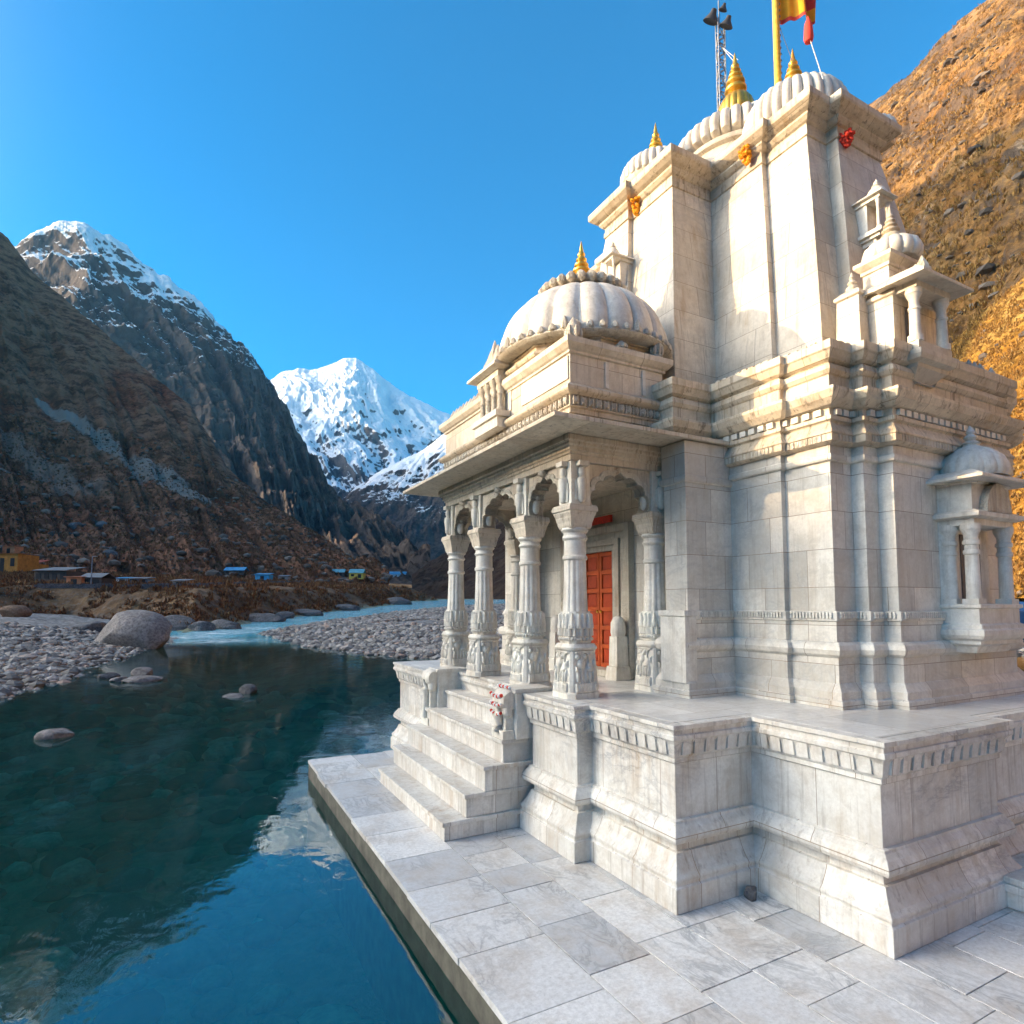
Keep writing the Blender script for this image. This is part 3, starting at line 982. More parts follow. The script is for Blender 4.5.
# corner pieces peeping over the cornice
m = MB(); m.lathe(9.05, 5.2, [(.3, 10.1), (.34, 10.2), (.3, 10.32), (.14, 10.42), (.02, 10.44)], 60, ribs(20, .08)); up(m)
m.build('corner_boss', MAT['smooth'], temple)
m = MB(); m.lathe(6.62, 8.55, [(.2, 10.1), (.24, 10.18), (.2, 10.28), (.08, 10.36), (.02, 10.38)], 60, ribs(20, .08)); up(m)
m.build('corner_boss', MAT['smooth'], temple)


def shrine(name, x, y, z, w, h, axis, parent, full=True):
    """little balcony shrine hung on a wall; axis (ax, ay) is the outward direction"""
    n = np.array(axis, float); u = np.array([-n[1], n[0]])
    def bx(mb, u0, u1, n0, n1, z0, z1, tp=0.0):
        a = np.array([x, y]) + u * u0 + n * n0; b = np.array([x, y]) + u * u1 + n * n1
        mb.box(min(a[0], b[0]), max(a[0], b[0]), min(a[1], b[1]), max(a[1], b[1]), z0, z1, tp)
    d = w * .75
    mb = MB()
    bx(mb, -w * .30, w * .30, -.25, d * .55, z - .16 * h, z - .08 * h)
    bx(mb, -w * .42, w * .42, -.25, d * .85, z - .08 * h, z - .03 * h)
    bx(mb, -w * .55, w * .55, -.25, d * 1.05, z - .03 * h, z + .04 * h)
    bx(mb, -w * .36, w * .36, -.25, d * .12, z + .04 * h, z + .58 * h)
    bx(mb, -w * .45, w * .45, -.25, d * .95, z + .56 * h, z + .62 * h)
    bx(mb, -w * .62, w * .62, -.25, d * 1.2, z + .62 * h, z + .66 * h, .02)
    root = mb.build(name, MAT['smooth'], parent, bevel=.004)
    for uu in (-w * .34, w * .34):
        mb = MB()
        q = np.array([x, y]) + u * uu + n * d * .75
        mb.lathe(q[0], q[1], [(w * .1, z + .04 * h), (w * .1, z + .09 * h), (w * .07, z + .11 * h), (w * .065, z + .44 * h), (w * .085, z + .46 * h), (w * .07, z + .49 * h), (w * .11, z + .54 * h), (w * .11, z + .57 * h)], 12)
        mb.build('pillar', MAT['smooth'], root)
    q = np.array([x, y]) + n * d * .45
    mb = MB()
    mb.lathe(q[0], q[1], [(w * .46, z + .65 * h), (w * .42, z + .72 * h), (w * .30, z + .80 * h), (w * .16, z + .85 * h), (w * .2, z + .87 * h), (w * .1, z + .9 * h), (w * .12, z + .93 * h), (w * .04, z + .97 * h), (.004, z + h)], 24, ribs(12, .05))
    mb.build('crown', MAT['smooth'], root)
    return root


shrine('balcony_shrine', 6.70, 8.50, 8.70, .30, .92, (-1, 0), temple)
shrine('balcony_shrine', 8.78, 5.14, 8.42, .34, .88, (0, -1), temple)

# small pointed turret standing on the body cornice
m = MB()
m.box(7.42, 7.66, 4.52, 4.86, 6.17, 6.98, .02)
m.sweep([(7.44, 4.84), (7.44, 4.54), (7.64, 4.54), (7.64, 4.84)], [(.0, 6.98), (.025, 7.0), (.025, 7.04), (-.04, 7.10)])
m.lathe(7.54, 4.68, [(.07, 7.09), (.08, 7.14), (.04, 7.18), (.06, 7.21), (.025, 7.25), (.035, 7.28), (.004, 7.36)], 12)
m.build('turret', MAT['tower'], temple, bevel=.005)

# ---------------- upper side kiosk, standing on the side projection
UX0, UX1, UY = 7.62, 8.62, 4.22
m = MB()
uq = [(UX0, 4.64), (UX0, UY), (UX1, UY), (UX1, 4.64)]
m.sweep(uq, [(0, 6.17), (0, 6.86), (.03, 6.88), (.03, 6.93), (.0, 6.95), (.0, 6.98), (.08, 6.965), (.10, 6.965), (.10, 7.0), (-.02, 7.09), (-.05, 7.10)])
uq2 = [(UX0 + .12, 4.66), (UX0 + .12, UY + .10), (UX1 - .12, UY + .10), (UX1 - .12, 4.66)]
m.sweep(uq2, [(0, 7.07), (0, 7.33), (.02, 7.34), (.02, 7.38), (.04, 7.40), (.08, 7.45), (.08, 7.50), (-.04, 7.55)])
m.box(8.12, 8.56, 4.60, 5.2, 6.10, 7.30)
uk = m.build('side_kiosk', MAT['tower'], temple, bevel=.005)
m = MB()
bx0, bx1, by = UX0 + .0, 8.42, 3.93
bq = [(bx0, UY - .004), (bx0, by), (bx1, by), (bx1, UY - .004)]
m.sweep([(bx0 + .1, UY - .004), (bx0 + .1, by + .1), (bx1 - .1, by + .1), (bx1 - .1, UY - .004)], [(-.12, 5.74), (-.05, 5.82), (.02, 5.90), (.02, 5.95), (.10, 5.97), (.12, 6.02), (.12, 6.08), (.07, 6.09), (.07, 6.20)])
bay = m.build('kiosk_bay', MAT['tower'], uk, bevel=.005)
m = MB()
m.sweep(bq, [(-.02, 6.86), (-.02, 6.945), (.0, 6.95), (.14, 6.93), (.16, 6.93), (.16, 6.965), (.02, 7.09), (-.1, 7.10)])
m.build('kiosk_eave', MAT['tower'], uk, bevel=.004)
for xx, yy in ((bx0 + .1, by + .1), (bx1 - .1, by + .1)):
    m = MB()
    m.lathe(xx, yy, [(.085, 6.20), (.085, 6.28), (.064, 6.285), (.058, 6.60), (.07, 6.605), (.07, 6.63), (.056, 6.635), (.056, 6.73), (.088, 6.80), (.092, 6.80), (.092, 6.865)], 20)
    m.build('pillar', MAT['smooth'], uk)
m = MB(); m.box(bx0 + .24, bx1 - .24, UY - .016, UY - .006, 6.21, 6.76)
m.build('niche_shade', plain('shadowed_stone', (.16, .14, .125), .8), uk)  # thin dark panel, the shade of the niche put into its colour
m = MB()
for k in range(5):
    xx = bx0 + .10 + (bx1 - bx0 - .20) * k / 4
    hh = (.10, .20, .36, .20, .10)[k]
    m.lathe(xx, by + .14, [(.07, 7.03), (.10, 7.05 + .25 * hh), (.075, 7.05 + .6 * hh), (.03, 7.05 + .85 * hh), (.004, 7.05 + hh)], 8)
m.build('crest', MAT['carvedfine'], uk)
m = MB(); m.lathe((UX0 + UX1) / 2 + .02, 4.50, [(.30, 7.54), (.35, 7.59), (.36, 7.67), (.33, 7.76), (.24, 7.83), (.10, 7.87)], 126, ribs(14, .09, .5))
kd = m.build('ribbed_dome', MAT['smooth'], uk)
finial((UX0 + UX1) / 2 + .02, 4.50, 7.85, .52, .125, uk, MAT['cornice'])
m = MB()
for xx in (9.3, 9.45, 9.6, 9.9):
    m.lathe(xx, 4.20, [(.05, 6.16), (.07, 6.19), (.05, 6.27), (.025, 6.32), (.004, 6.36)], 8)
m.build('antefix', MAT['carvedfine'], temple)

# ---------------- lower side niche
NX0, NX1, NY = 8.36, 9.34, 3.80
m = MB()
rc = [(NX0, 4.24), (NX0, NY), (NX1, NY), (NX1, 4.24)]
m.sweep(rc, [(-.10, 2.42), (-.06, 2.50), (.0, 2.53), (.0, 2.57), (.05, 2.60), (.075, 2.64), (.075, 2.70), (.04, 2.72), (.04, 2.76), (.0, 2.78), (.0, 2.96), (.03, 2.97), (.03, 3.01), (-.02, 3.02)])
m.box(NX0 + .02, NX1 - .02, NY + .30, 4.24, 3.0, 4.02)
m.box(NX0 + .012, NX1 - .012, NY + .012, 4.235, 3.985, 4.065)
m.sweep(rc, [(.0, 4.06), (.085, 4.08), (.09, 4.13), (.0, 4.17)])
m.sweep([(NX0 + .03, 4.24), (NX0 + .03, NY + .03), (NX1 - .03, NY + .03), (NX1 - .03, 4.24)], [(0, 4.15), (0, 4.50), (.02, 4.51), (.02, 4.54)])
m.sweep(rc, [(.0, 4.53), (.16, 4.52), (.20, 4.525), (.20, 4.56), (.0, 4.66), (-.1, 4.67)])
nb = m.build('wall_niche', MAT['smooth'], temple, bevel=.005)
for xx, yy in ((NX0 + .09, NY + .09), (NX1 - .09, NY + .09), (NX0 + .09, NY + .33)):
    m = MB()
    m.box(xx - .09, xx + .09, yy - .09, yy + .09, 3.015, 3.08)
    m.lathe(xx, yy, [(.082, 3.08), (.078, 3.12), (.072, 3.62), (.086, 3.625), (.090, 3.65), (.086, 3.675), (.074, 3.68), (.074, 3.74), (.088, 3.745), (.093, 3.77), (.088, 3.795), (.076, 3.80), (.076, 3.86), (.105, 3.93), (.108, 3.93), (.108, 4.0)], 24)
    m.build('pillar', MAT['smooth'], nb)
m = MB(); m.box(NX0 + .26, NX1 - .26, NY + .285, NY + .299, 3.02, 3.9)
m.build('niche_shade', bpy.data.materials['shadowed_stone'], nb)  # dark back panel painted as the shaded inside of the niche
m = MB(); pts = [(-.30, 0)] + [(.30 * math.cos(t), .36 * math.sin(t)) for t in np.linspace(math.pi * .97, .03, 14)] + [(.30, 0)]
m.prism([(a, b) for a, b in reversed(pts)], ((NX0 + NX1) / 2, NY + .03, 4.15), (1, 0, 0), (0, 0, 1), .09)
m.lathe((NX0 + NX1) / 2, NY - .01, [(.03, 4.5), (.05, 4.54), (.02, 4.6), (.004, 4.64)], 8)
m.build('pediment', MAT['carvedfine'], nb)
m = MB(); m.lathe((NX0 + NX1) / 2, NY + .22, [(.40, 4.62), (.43, 4.68), (.42, 4.76), (.36, 4.88), (.24, 4.98), (.1, 5.04), (.09, 5.07)], 96, ribs(16, .04, .5), sq=.92)
m.lathe((NX0 + NX1) / 2, NY + .22, [(.08, 5.05), (.11, 5.08), (.05, 5.12), (.08, 5.16), (.04, 5.2), (.055, 5.23), (.004, 5.32)], 14)
m.build('dome', MAT['smooth'], nb)

# ---------------- platform paving by the river
def slabs(name, mat, x0, x1, y0, y1, z, cols, seed, gap=.004):
    rr = random.Random(seed); mb = MB()
    xs = [x0]
    for c in cols: xs.append(c)
    xs.append(x1)
    for i in range(len(xs) - 1):
        yy = y0 - rr.uniform(0, .6)
        while yy < y1:
            L = rr.uniform(.5, 1.05) if i else rr.uniform(.6, .95)
            ye = min(yy + L, y1)
            dz = rr.uniform(-.002, .002)
            if ye - yy > .08:
                mb.box(xs[i] + gap + (rr.uniform(-.018, .012) if i == 0 else 0), xs[i + 1] - gap, max(yy, y0) + gap, ye - gap, z - .06, z + dz)
            yy = ye
    return mb.build(name, mat, None, bevel=.004)


def paving_mat():
    M = NT('paving_marble')
    geo = M.n('ShaderNodeNewGeometry'); pos = geo.outputs['Position']; rnd = geo.outputs['Random Per Island']
    c = M.ramp(rnd, [(0.0, (.52, .525, .53)), (0.18, (.68, .67, .65)), (0.5, (.76, .745, .715)), (0.78, (.62, .62, .615)), (1.0, (.78, .76, .725))], 'CONSTANT')
    off = M.n('ShaderNodeVectorMath', operation='ADD'); M.link(pos, off.inputs[0])
    cx = M.n('ShaderNodeCombineXYZ'); M.link(M.math('MULTIPLY', rnd, 37.0), cx.inputs[2]); M.link(cx.outputs[0], off.inputs[1])
    vn = M.noise(M.mapping(off.outputs[0], (1.5, .8, 1), rot=(0, 0, .7)), 2.1, 9, .64, 1.2)
    v = M.ramp(M.math('ABSOLUTE', M.math('SUBTRACT', vn, .5)), [(0.0, 1.0), (.03, .3), (.1, 0.0)])
    c = M.mix(M.math('MULTIPLY', v, M.math('MULTIPLY', M.ramp(M.noise(off.outputs[0], .9, 2), [(.40, 0.0), (.60, 1.0)]), .85)), c, (.24, .25, .26))
    fn = M.noise(pos, 22, 7, .75)
    c = M.mix(M.math('MULTIPLY', M.ramp(fn, [(.36, 1.0), (.60, 0.0)]), .5), c, (.36, .345, .32))
    c = M.mix(M.math('MULTIPLY', M.ramp(M.noise(pos, 1.6, 6, .7), [(.46, 0.0), (.68, 1.0)]), .5), c, (.40, .31, .22))
    sp = M.noise(pos, 70, 2, .5)
    c = M.mix(M.math('MULTIPLY', M.ramp(sp, [(.66, 0.0), (.74, 1.0)]), .45), c, (.16, .15, .14))
    M.principled(c, .42, M.bump(fn, .35, .006), .35)
    return M.m


MAT['paving'] = paving_mat()
MAT['mortar'] = plain('mortar_bed', (.27, .215, .16), .9, .3, 8)
MAT['riverwall'] = plain('algae_stained_stone', (.10, .095, .075), .7, .5, 5)
t = slabs('terrace_paving', MAT['paving'], 2.13, 14.5, -6.0, 12.5, 0.0, (2.98, 3.62, 4.2, 4.85, 5.4, 6.05, 6.6, 7.25, 8.0, 8.8, 9.6, 10.5, 11.4, 12.4, 13.4), 5, .0045)
tag(t, kind='structure')
m = MB(); m.box(2.17, 14.4, -6, 12.44, -2.6, -.012)
tag(m.build('terrace_bed', MAT['mortar']), kind='structure')
m = MB(); m.box(2.15, 2.169, -6, 12.46, -2.6, -.055); m.box(2.15, 14.4, 12.441, 12.46, -2.6, -.055)
tag(m.build('terrace_river_wall', MAT['riverwall']), kind='structure')
# plinth top floor slabs
MAT['floor'] = marble('marble_floor', base=(.75, .725, .68), bw=1.1, bh=.85, stain_amt=.12, vein=.6, rough=.35)
m = MB()
m.sweep([(a + (0), b) for a, b in PL], [(-.01, 1.8005), (-.01, 1.804)])
m.build('floor', MAT['floor'], temple)
# low side step by the plinth on the right
m = MB(); m.box(7.30, 9.0, 2.95, 3.42, 0.0, .16); m.box(7.27, 9.0, 2.92, 3.42, .16, .235); m.box(7.30, 9.0, 2.98, 3.42, .235, .30)
tag(m.build('stone_step', MAT['step'], None, bevel=.008), 'low grey marble slab step against the right side of the plinth', 'step')

# ================================================================== VALLEY
def wz(F):
    """level of the river: flat pool beside the temple, rising upstream through the rapids"""
    F = np.asarray(F, float)
    t = np.maximum(0, F - 44)
    return -0.32 + 0.040 * t * t / (t + 6)


def px2rf(x, y, lift=0.0):
    """photo pixel -> (right, forward) on the water profile"""
    r = ray(x, y)
    d = np.concatenate([np.linspace(2, 60, 600), np.linspace(60, 240, 900)])
    Rr, Fr = RF(r[0] * d, r[1] * d)
    gap = CAM_H + r[2] * d - (wz(Fr) + lift)
    k = np.where(gap <= 0)[0]
    i = k[0] if len(k) else len(d) - 1
    return (Rr[i], Fr[i])


def poly_sd(Rg, Fg, poly):
    """signed distance to polygon, positive inside"""
    P = np.array(poly, float); best = np.full(Rg.shape, 1e9); ins = np.zeros(Rg.shape, bool)
    for i in range(len(P)):
        a, b = P[i], P[(i + 1) % len(P)]
        ab = b - a; L = ab @ ab + 1e-9
        t = np.clip(((Rg - a[0]) * ab[0] + (Fg - a[1]) * ab[1]) / L, 0, 1)
        best = np.minimum(best, np.hypot(Rg - a[0] - t * ab[0], Fg - a[1] - t * ab[1]))
        c = ((a[1] > Fg) != (b[1] > Fg)) & (Rg < (b[0] - a[0]) * (Fg - a[1]) / (b[1] - a[1] + 1e-12) + a[0])
        ins ^= c
    return np.where(ins, best, -best)


def P2(pts): return [px2rf(*p) for p in pts]


# gravel bank on the left, terrace bank behind it, gravel bar in mid river, right bank behind the temple
G1 = [(-60, 16), (-21.5, 19.5)] + P2([(0, 700), (30, 691), (70, 678), (100, 664), (130, 652), (168, 643), (172, 630), (120, 612), (0, 606)]) + [(-90, 62), (-120, 30)]
TB = P2([(-60, 628), (0, 623), (60, 622), (120, 625), (160, 630), (185, 633), (215, 629), (260, 622), (300, 617), (345, 611), (395, 605), (417, 601.5)])
TB = [(-160, 50), (-90, 62)] + TB + [(-19, 165), (-35, 200), (-300, 200), (-300, 50)]
G2 = P2([(263, 634), (300, 645), (345, 652), (400, 657), (450, 661), (520, 666), (600, 668), (700, 665)]) + [(60, 48), (90, 80), (60, 150)] + P2([(560, 604), (440, 608), (400, 612), (330, 621), (285, 629)])
RB = [(14, -40), (12.2, 0), (14.5, 12), (19, 22), (34, 34), (60, 62), (75, 130), (22, 160), (10, 230), (300, 230), (300, -60), (14, -60)]


def ground_h(Rg, Fg, fine=True):
    w = wz(Fg)
    n1 = fbm(Rg * .09, Fg * .09, 0.3, 4, 3)
    n2 = fbm(Rg * .55, Fg * .55, 1.3, 4, 5) if fine else 0
    wob = 1.2 * n1 + .5 * n2
    s1 = poly_sd(Rg, Fg, G1) + wob * .8
    s2 = poly_sd(Rg, Fg, G2) + wob * .8
    st = poly_sd(Rg, Fg, TB) + wob * 1.2
    sr = poly_sd(Rg, Fg, RB) + wob * .8
    s = np.maximum.reduce([s1, s2, st, sr])
    bed = w - np.clip(-s * .20, 0, 1.35) - .05
    h = bed + n2 * .10
    land = lambda sd, k, mx: np.clip(sd * k, 0, mx)
    h = np.where(s1 > 0, w - .03 + land(s1, .10, 1.3) + .15 * n2, h)
    h = np.where(s2 > 0, np.maximum(h, w - .03 + land(s2, .075, .75) + .12 * n2), h)
    tf = np.clip(st / 9.0, 0, 1); tf = tf * tf * (3 - 2 * tf)
    bank = w - .05 + tf * (4.6 - .8 * np.clip((Fg - 70) / 60, 0, 1)) + np.maximum(0, st - 9) * .055 + (.8 * n1 + .55 * n2) * np.clip(st / 3, 0, 1)
    h = np.where(st > 0, np.maximum(h, bank), h)
    h = np.where(sr > 0, np.maximum(h, w + .0 + land(sr, .22, 1.4) + np.maximum(0, sr - 14) * .12 + .35 * n2), h)
    return h, s1, s2, st, sr


def ground_z(Rv, Fv):
    return float(ground_h(np.array([[Rv]], float), np.array([[Fv]], float))[0][0, 0])


def rf_xy(Rg, Fg): return Rg * RH[0] + Fg * FH[0], Rg * RH[1] + Fg * FH[1]


# ---- ground sheet (river bed, gravel, banks)
fr_ = np.concatenate([np.linspace(-60, 0, 30), np.linspace(0.3, 40, 230), np.linspace(40.3, 110, 250), np.linspace(110.5, 230, 110)])
lat = np.concatenate([np.linspace(-220, -60, 60), np.linspace(-59.6, -20, 150), np.linspace(-19.8, 22, 300), np.linspace(22.4, 60, 90), np.linspace(61, 200, 50)])
Fg, Rg = np.meshgrid(fr_, lat, indexing='ij')
Hh, s1, s2, st, sr = ground_h(Rg, Fg)
Xg, Yg = rf_xy(Rg, Fg)
under = (Xg > 1.9) & (Xg < 14.6) & (Yg < 12.6) & (Yg > -6.2)
Hh = np.where(under, np.minimum(Hh, -1.5), Hh)


def ground_mat():
    M = NT('valley_ground')
    pos = M.pos()
    a1 = M.n('ShaderNodeAttribute'); a1.attribute_name = 'gravel'
    a2 = M.n('ShaderNodeAttribute'); a2.attribute_name = 'bank'
    a3 = M.n('ShaderNodeAttribute'); a3.attribute_name = 'right'
    vo = M.voronoi(pos, 2.6); vc = M.n('ShaderNodeSeparateColor'); M.link(vo.outputs['Color'], vc.inputs[0])
    stone = M.ramp(vc.outputs[0], [(0, (.10, .095, .09)), (.4, (.20, .195, .19)), (.75, (.30, .29, .28)), (1, (.38, .36, .34))])
    n = M.noise(pos, .5, 6, .7)
    bed = M.mix(M.ramp(n, [(.35, 0.0), (.65, 1.0)]), (.10, .12, .07), (.46, .46, .31))
    bed = M.mix(.45, bed, M.mix(1.0, stone, (.55, .6, .42), 'MULTIPLY'))
    g = M.mix(M.ramp(M.noise(pos, 1.1, 5, .7), [(.4, 0.0), (.65, .6)]), stone, (.13, .11, .085))
    n3 = M.noise(pos, .35, 8, .72)
    brush = M.ramp(n3, [(.3, (.05, .03, .016)), (.48, (.12, .065, .028)), (.62, (.19, .11, .048)), (.75, (.25, .16, .08))])
    brush = M.mix(M.ramp(M.noise(pos, 1.6, 6, .75), [(.5, 0.0), (.66, .75)]), brush, (.15, .135, .12))
    c = M.mix(a1.outputs['Fac'], bed, g)
    c = M.mix(a2.outputs['Fac'], c, brush)
    c = M.mix(a3.outputs['Fac'], c, M.mix(M.ramp(n3, [(.4, 0.0), (.6, 1.0)]), (.14, .10, .06), (.22, .17, .11)))
    h = M.math('ADD', M.math('MULTIPLY', vo.outputs['Distance'], -.5), M.noise(pos, 1.5, 6, .7))
    M.principled(c, .85, M.bump(h, .7, .18), .25)
    return M.m


def sstep(x, a, b):
    t = np.clip((x - a) / (b - a), 0, 1); return t * t * (3 - 2 * t)


V = np.stack([Xg, Yg, Hh], -1).reshape(-1, 3)
grav = np.maximum(sstep(s1, -.6, .3), sstep(s2, -.6, .3))
ground = grid_mesh('ground', V, len(fr_), len(lat), ground_mat(), attrs={'gravel': grav, 'bank': sstep(st, .8, 3.0), 'right': sstep(sr, 0, 2)})

# far plain beneath everything, out to the horizon
m = MB(); m.box(-1480, 6380, -880, 9780, -6.3, -6.0)
tag(m.build('valley_floor', plain('valley_soil', (.10, .075, .05), .95, .3, .02)), kind='structure')

# ---- water
def water_mat():
    M = NT('river_water')
    pos = M.pos()
    a = M.n('ShaderNodeAttribute'); a.attribute_name = 'rapid'
    fo = M.n('ShaderNodeAttribute'); fo.attribute_name = 'foam'
    rip = M.noise(M.mapping(pos, (1.0, 1.0, 1.0), rot=(0, 0, R(-28))), 1.0, 3, .5, .4)
    rip2 = M.noise(M.mapping(pos, (1.0, .45, 1.0), rot=(0, 0, R(-28 + 90))), 3.4, 4, .55, .6)
    rip3 = M.noise(M.mapping(pos, (.5, 1.4, 1.0), rot=(0, 0, R(28))), 1.6, 5, .65, .8)
    h = M.math('ADD', M.math('MULTIPLY', rip, .55), M.math('MULTIPLY', rip2, .22))
    h = M.math('ADD', h, M.math('MULTIPLY', M.math('MULTIPLY', rip3, a.outputs['Fac']), 5.5))
    nrm = M.bump(h, 1.0, .018)
    fr = M.n('ShaderNodeFresnel'); fr.inputs['IOR'].default_value = 2.0; M.link(nrm, fr.inputs['Normal'])
    gl = M.n('ShaderNodeBsdfGlossy'); gl.inputs['Roughness'].default_value = .03; M.link(nrm, gl.inputs['Normal'])
    gl.inputs['Color'].default_value = (.92, .97, 1, 1)
    tr = M.n('ShaderNodeBsdfTransparent'); tr.inputs['Color'].default_value = (.30, 1.0, .84, 1)
    df = M.n('ShaderNodeBsdfDiffuse')     # silt and air bubbles carried in moving water
    M.link(M.mix(a.outputs['Fac'], (.002, .36, .31), (.03, .55, .72)), df.inputs['Color'])
    mx = M.n('ShaderNodeMixShader'); M.link(M.math('ADD', .06, M.math('MULTIPLY', a.outputs['Fac'], .82), True), mx.inputs[0])
    M.link(tr.outputs[0], mx.inputs[1]); M.link(df.outputs[0], mx.inputs[2])
    m2 = M.n('ShaderNodeMixShader'); M.link(fr.outputs[0], m2.inputs[0]); M.link(mx.outputs[0], m2.inputs[1]); M.link(gl.outputs[0], m2.inputs[2])
    fd = M.n('ShaderNodeBsdfDiffuse'); fd.inputs['Color'].default_value = (.72, .78, .8, 1)
    fm = M.math('MULTIPLY', fo.outputs['Fac'], M.ramp(M.noise(M.mapping(pos, (.5, 1.3, 1), rot=(0, 0, R(28))), 1.5, 7, .75, .5), [(.42, 0.0), (.60, 1.0)]))
    m3 = M.n('ShaderNodeMixShader'); M.link(fm, m3.inputs[0]); M.link(m2.outputs[0], m3.inputs[1]); M.link(fd.outputs[0], m3.inputs[2])
    M.link(m3.outputs[0], M.out.inputs['Surface'])
    return M.m


wf = np.concatenate([np.linspace(-40, 40, 40), np.linspace(41, 175, 135)]); wl_ = np.linspace(-90, 110, 160)
Fw, Rw = np.meshgrid(wf, wl_, indexing='ij')
Xw, Yw = rf_xy(Rw, Fw)
def blob(pts, rad):
    q = np.zeros(Fw.shape)
    for (x, y, k) in pts:
        r0, f0 = px2rf(x, y)
        q = np.maximum(q, k * np.exp(-(((Rw - r0) / rad) ** 2 + ((Fw - f0) / (rad * .8)) ** 2)))
    return q
rapid = np.clip(np.maximum(sstep(Fw, 46, 62) * .85, blob([(190, 640, .8), (215, 636, 1), (250, 640, .7)], 6)), 0, 1)
foam = np.clip(blob([(195, 637, .9), (222, 633, 1), (215, 641, .8), (250, 629, .7)], 3.2) + sstep(Fw, 58, 75) * .25, 0, 1)
water = grid_mesh('water', np.stack([Xw, Yw, wz(Fw)], -1).reshape(-1, 3), len(wf), len(wl_), water_mat(), attrs={'rapid': rapid, 'foam': foam})

# ---- stones: many small ones are stuff
def ico(sub=1):
    bm = bmesh.new(); bmesh.ops.create_icosphere(bm, subdivisions=sub, radius=1.0)
    v = np.array([q.co[:] for q in bm.verts]); f = np.array([[q.index for q in p.verts] for p in bm.faces]); bm.free()
    return v, f


def scatter_stones(name, C, size, mat, sub=1, flat=.6, sink=.25):
    v0, f0 = ico(sub); n = len(C)
    V = np.repeat(v0[None], n, 0)
    seed = rng.random((n, 1, 3)) * 100
    q = V + seed
    V = V * (1 + .38 * gnoise(q[..., 0] * .9, q[..., 1] * .9, q[..., 2] * .9, 9)[..., None])
    sc = size[:, None, None] * np.stack([rng.uniform(.75, 1.35, n), rng.uniform(.75, 1.1, n), flat * rng.uniform(.7, 1.3, n)], -1)[:, None, :]
    V = V * sc
    a = rng.random(n) * 6.283; ca, sa = np.cos(a)[:, None], np.sin(a)[:, None]
    V = np.stack([V[..., 0] * ca - V[..., 1] * sa, V[..., 0] * sa + V[..., 1] * ca, V[..., 2]], -1)
    V = V + C[:, None, :]
    V[..., 2] += (size * (flat - sink))[:, None] * .5
    F = (f0[None] + (np.arange(n) * len(v0))[:, None, None]).reshape(-1, 3)
    return raw_mesh(name, V.reshape(-1, 3), F, mat, sub > 1)


def stone_mat(name, stops, bumpd=.02, rough=.8):
    M = NT(name)
    geo = M.n('ShaderNodeNewGeometry')
    c = M.ramp(geo.outputs['Random Per Island'], stops)
    nn = M.noise(geo.outputs['Position'], 6, 6, .7)
    c = M.mix(M.ramp(nn, [(.35, .45), (.6, 0.0)]), c, (.07, .065, .06))
    M.principled(c, rough, M.bump(nn, .5, bumpd), .3)
    return M.m


def pts_where(n, cond, rlo, rhi, flo, fhi, dens=None):
    Rr = rng.uniform(rlo, rhi, n); Fr = rng.uniform(flo, fhi, n)
    h, a, b, c, d = ground_h(Rr[None], Fr[None])
    ok = cond(a[0], b[0], c[0], d[0])
    Rr, Fr, h = Rr[ok], Fr[ok], h[0][ok]
    X, Y = rf_xy(Rr, Fr)
    return np.stack([X, Y, h], -1), Fr


SM = stone_mat('pebble_stone', [(0, (.10, .092, .085)), (.3, (.20, .185, .165)), (.6, (.31, .29, .26)), (.85, (.44, .41, .37)), (1, (.36, .23, .16))])
C, _ = pts_where(48000, lambda a, b, c, d: (a > -.5) & (c < 1.5), -62, -8, 18, 56)
C = C[fbm(C[:, 0] * .16, C[:, 1] * .16, 2.0, 3, 71) > -.16 + rng.normal(0, .08, len(C))]
o = scatter_stones('bank_pebbles', C, rng.uniform(.05, .15, len(C)) * rng.choice([1, 1, 1, 1.3, 1.8, 2.6], len(C)), SM)
tag(o, 'grey river pebbles covering the left gravel bank', 'pebbles', kind='stuff')
C, _ = pts_where(80000, lambda a, b, c, d: (b > -.3) & (c < 1), -26, 36, 36, 125)
C = C[fbm(C[:, 0] * .10, C[:, 1] * .10, 5.0, 3, 72) > -.20 + rng.normal(0, .08, len(C))]
o = scatter_stones('bar_pebbles', C, rng.uniform(.09, .20, len(C)) * rng.choice([1, 1, 1, 1.4, 2.2], len(C)), SM)
tag(o, 'grey cobbles of the gravel bar in the middle of the river', 'pebbles', kind='stuff')
C, _ = pts_where(1500, lambda a, b, c, d: (a < -2.4) & (b < -2.4) & (c < -2), -24, 6, 2, 34)
C = C[(C[:, 0] < 1.9) | (C[:, 1] > 13)]
BM = stone_mat('river_bed_stone', [(0, (.04, .05, .03)), (.4, (.16, .16, .10)), (.7, (.46, .44, .32)), (.9, (.70, .66, .50)), (1, (.60, .40, .26))])
o = scatter_stones('submerged_stones', C, rng.uniform(.14, .38, len(C)) * rng.choice([1, 1, 1, 1.5, 1.9], len(C)), BM, 2, .55)
tag(o, 'mossy stones lying on the river bed under clear water', 'stones', kind='stuff')

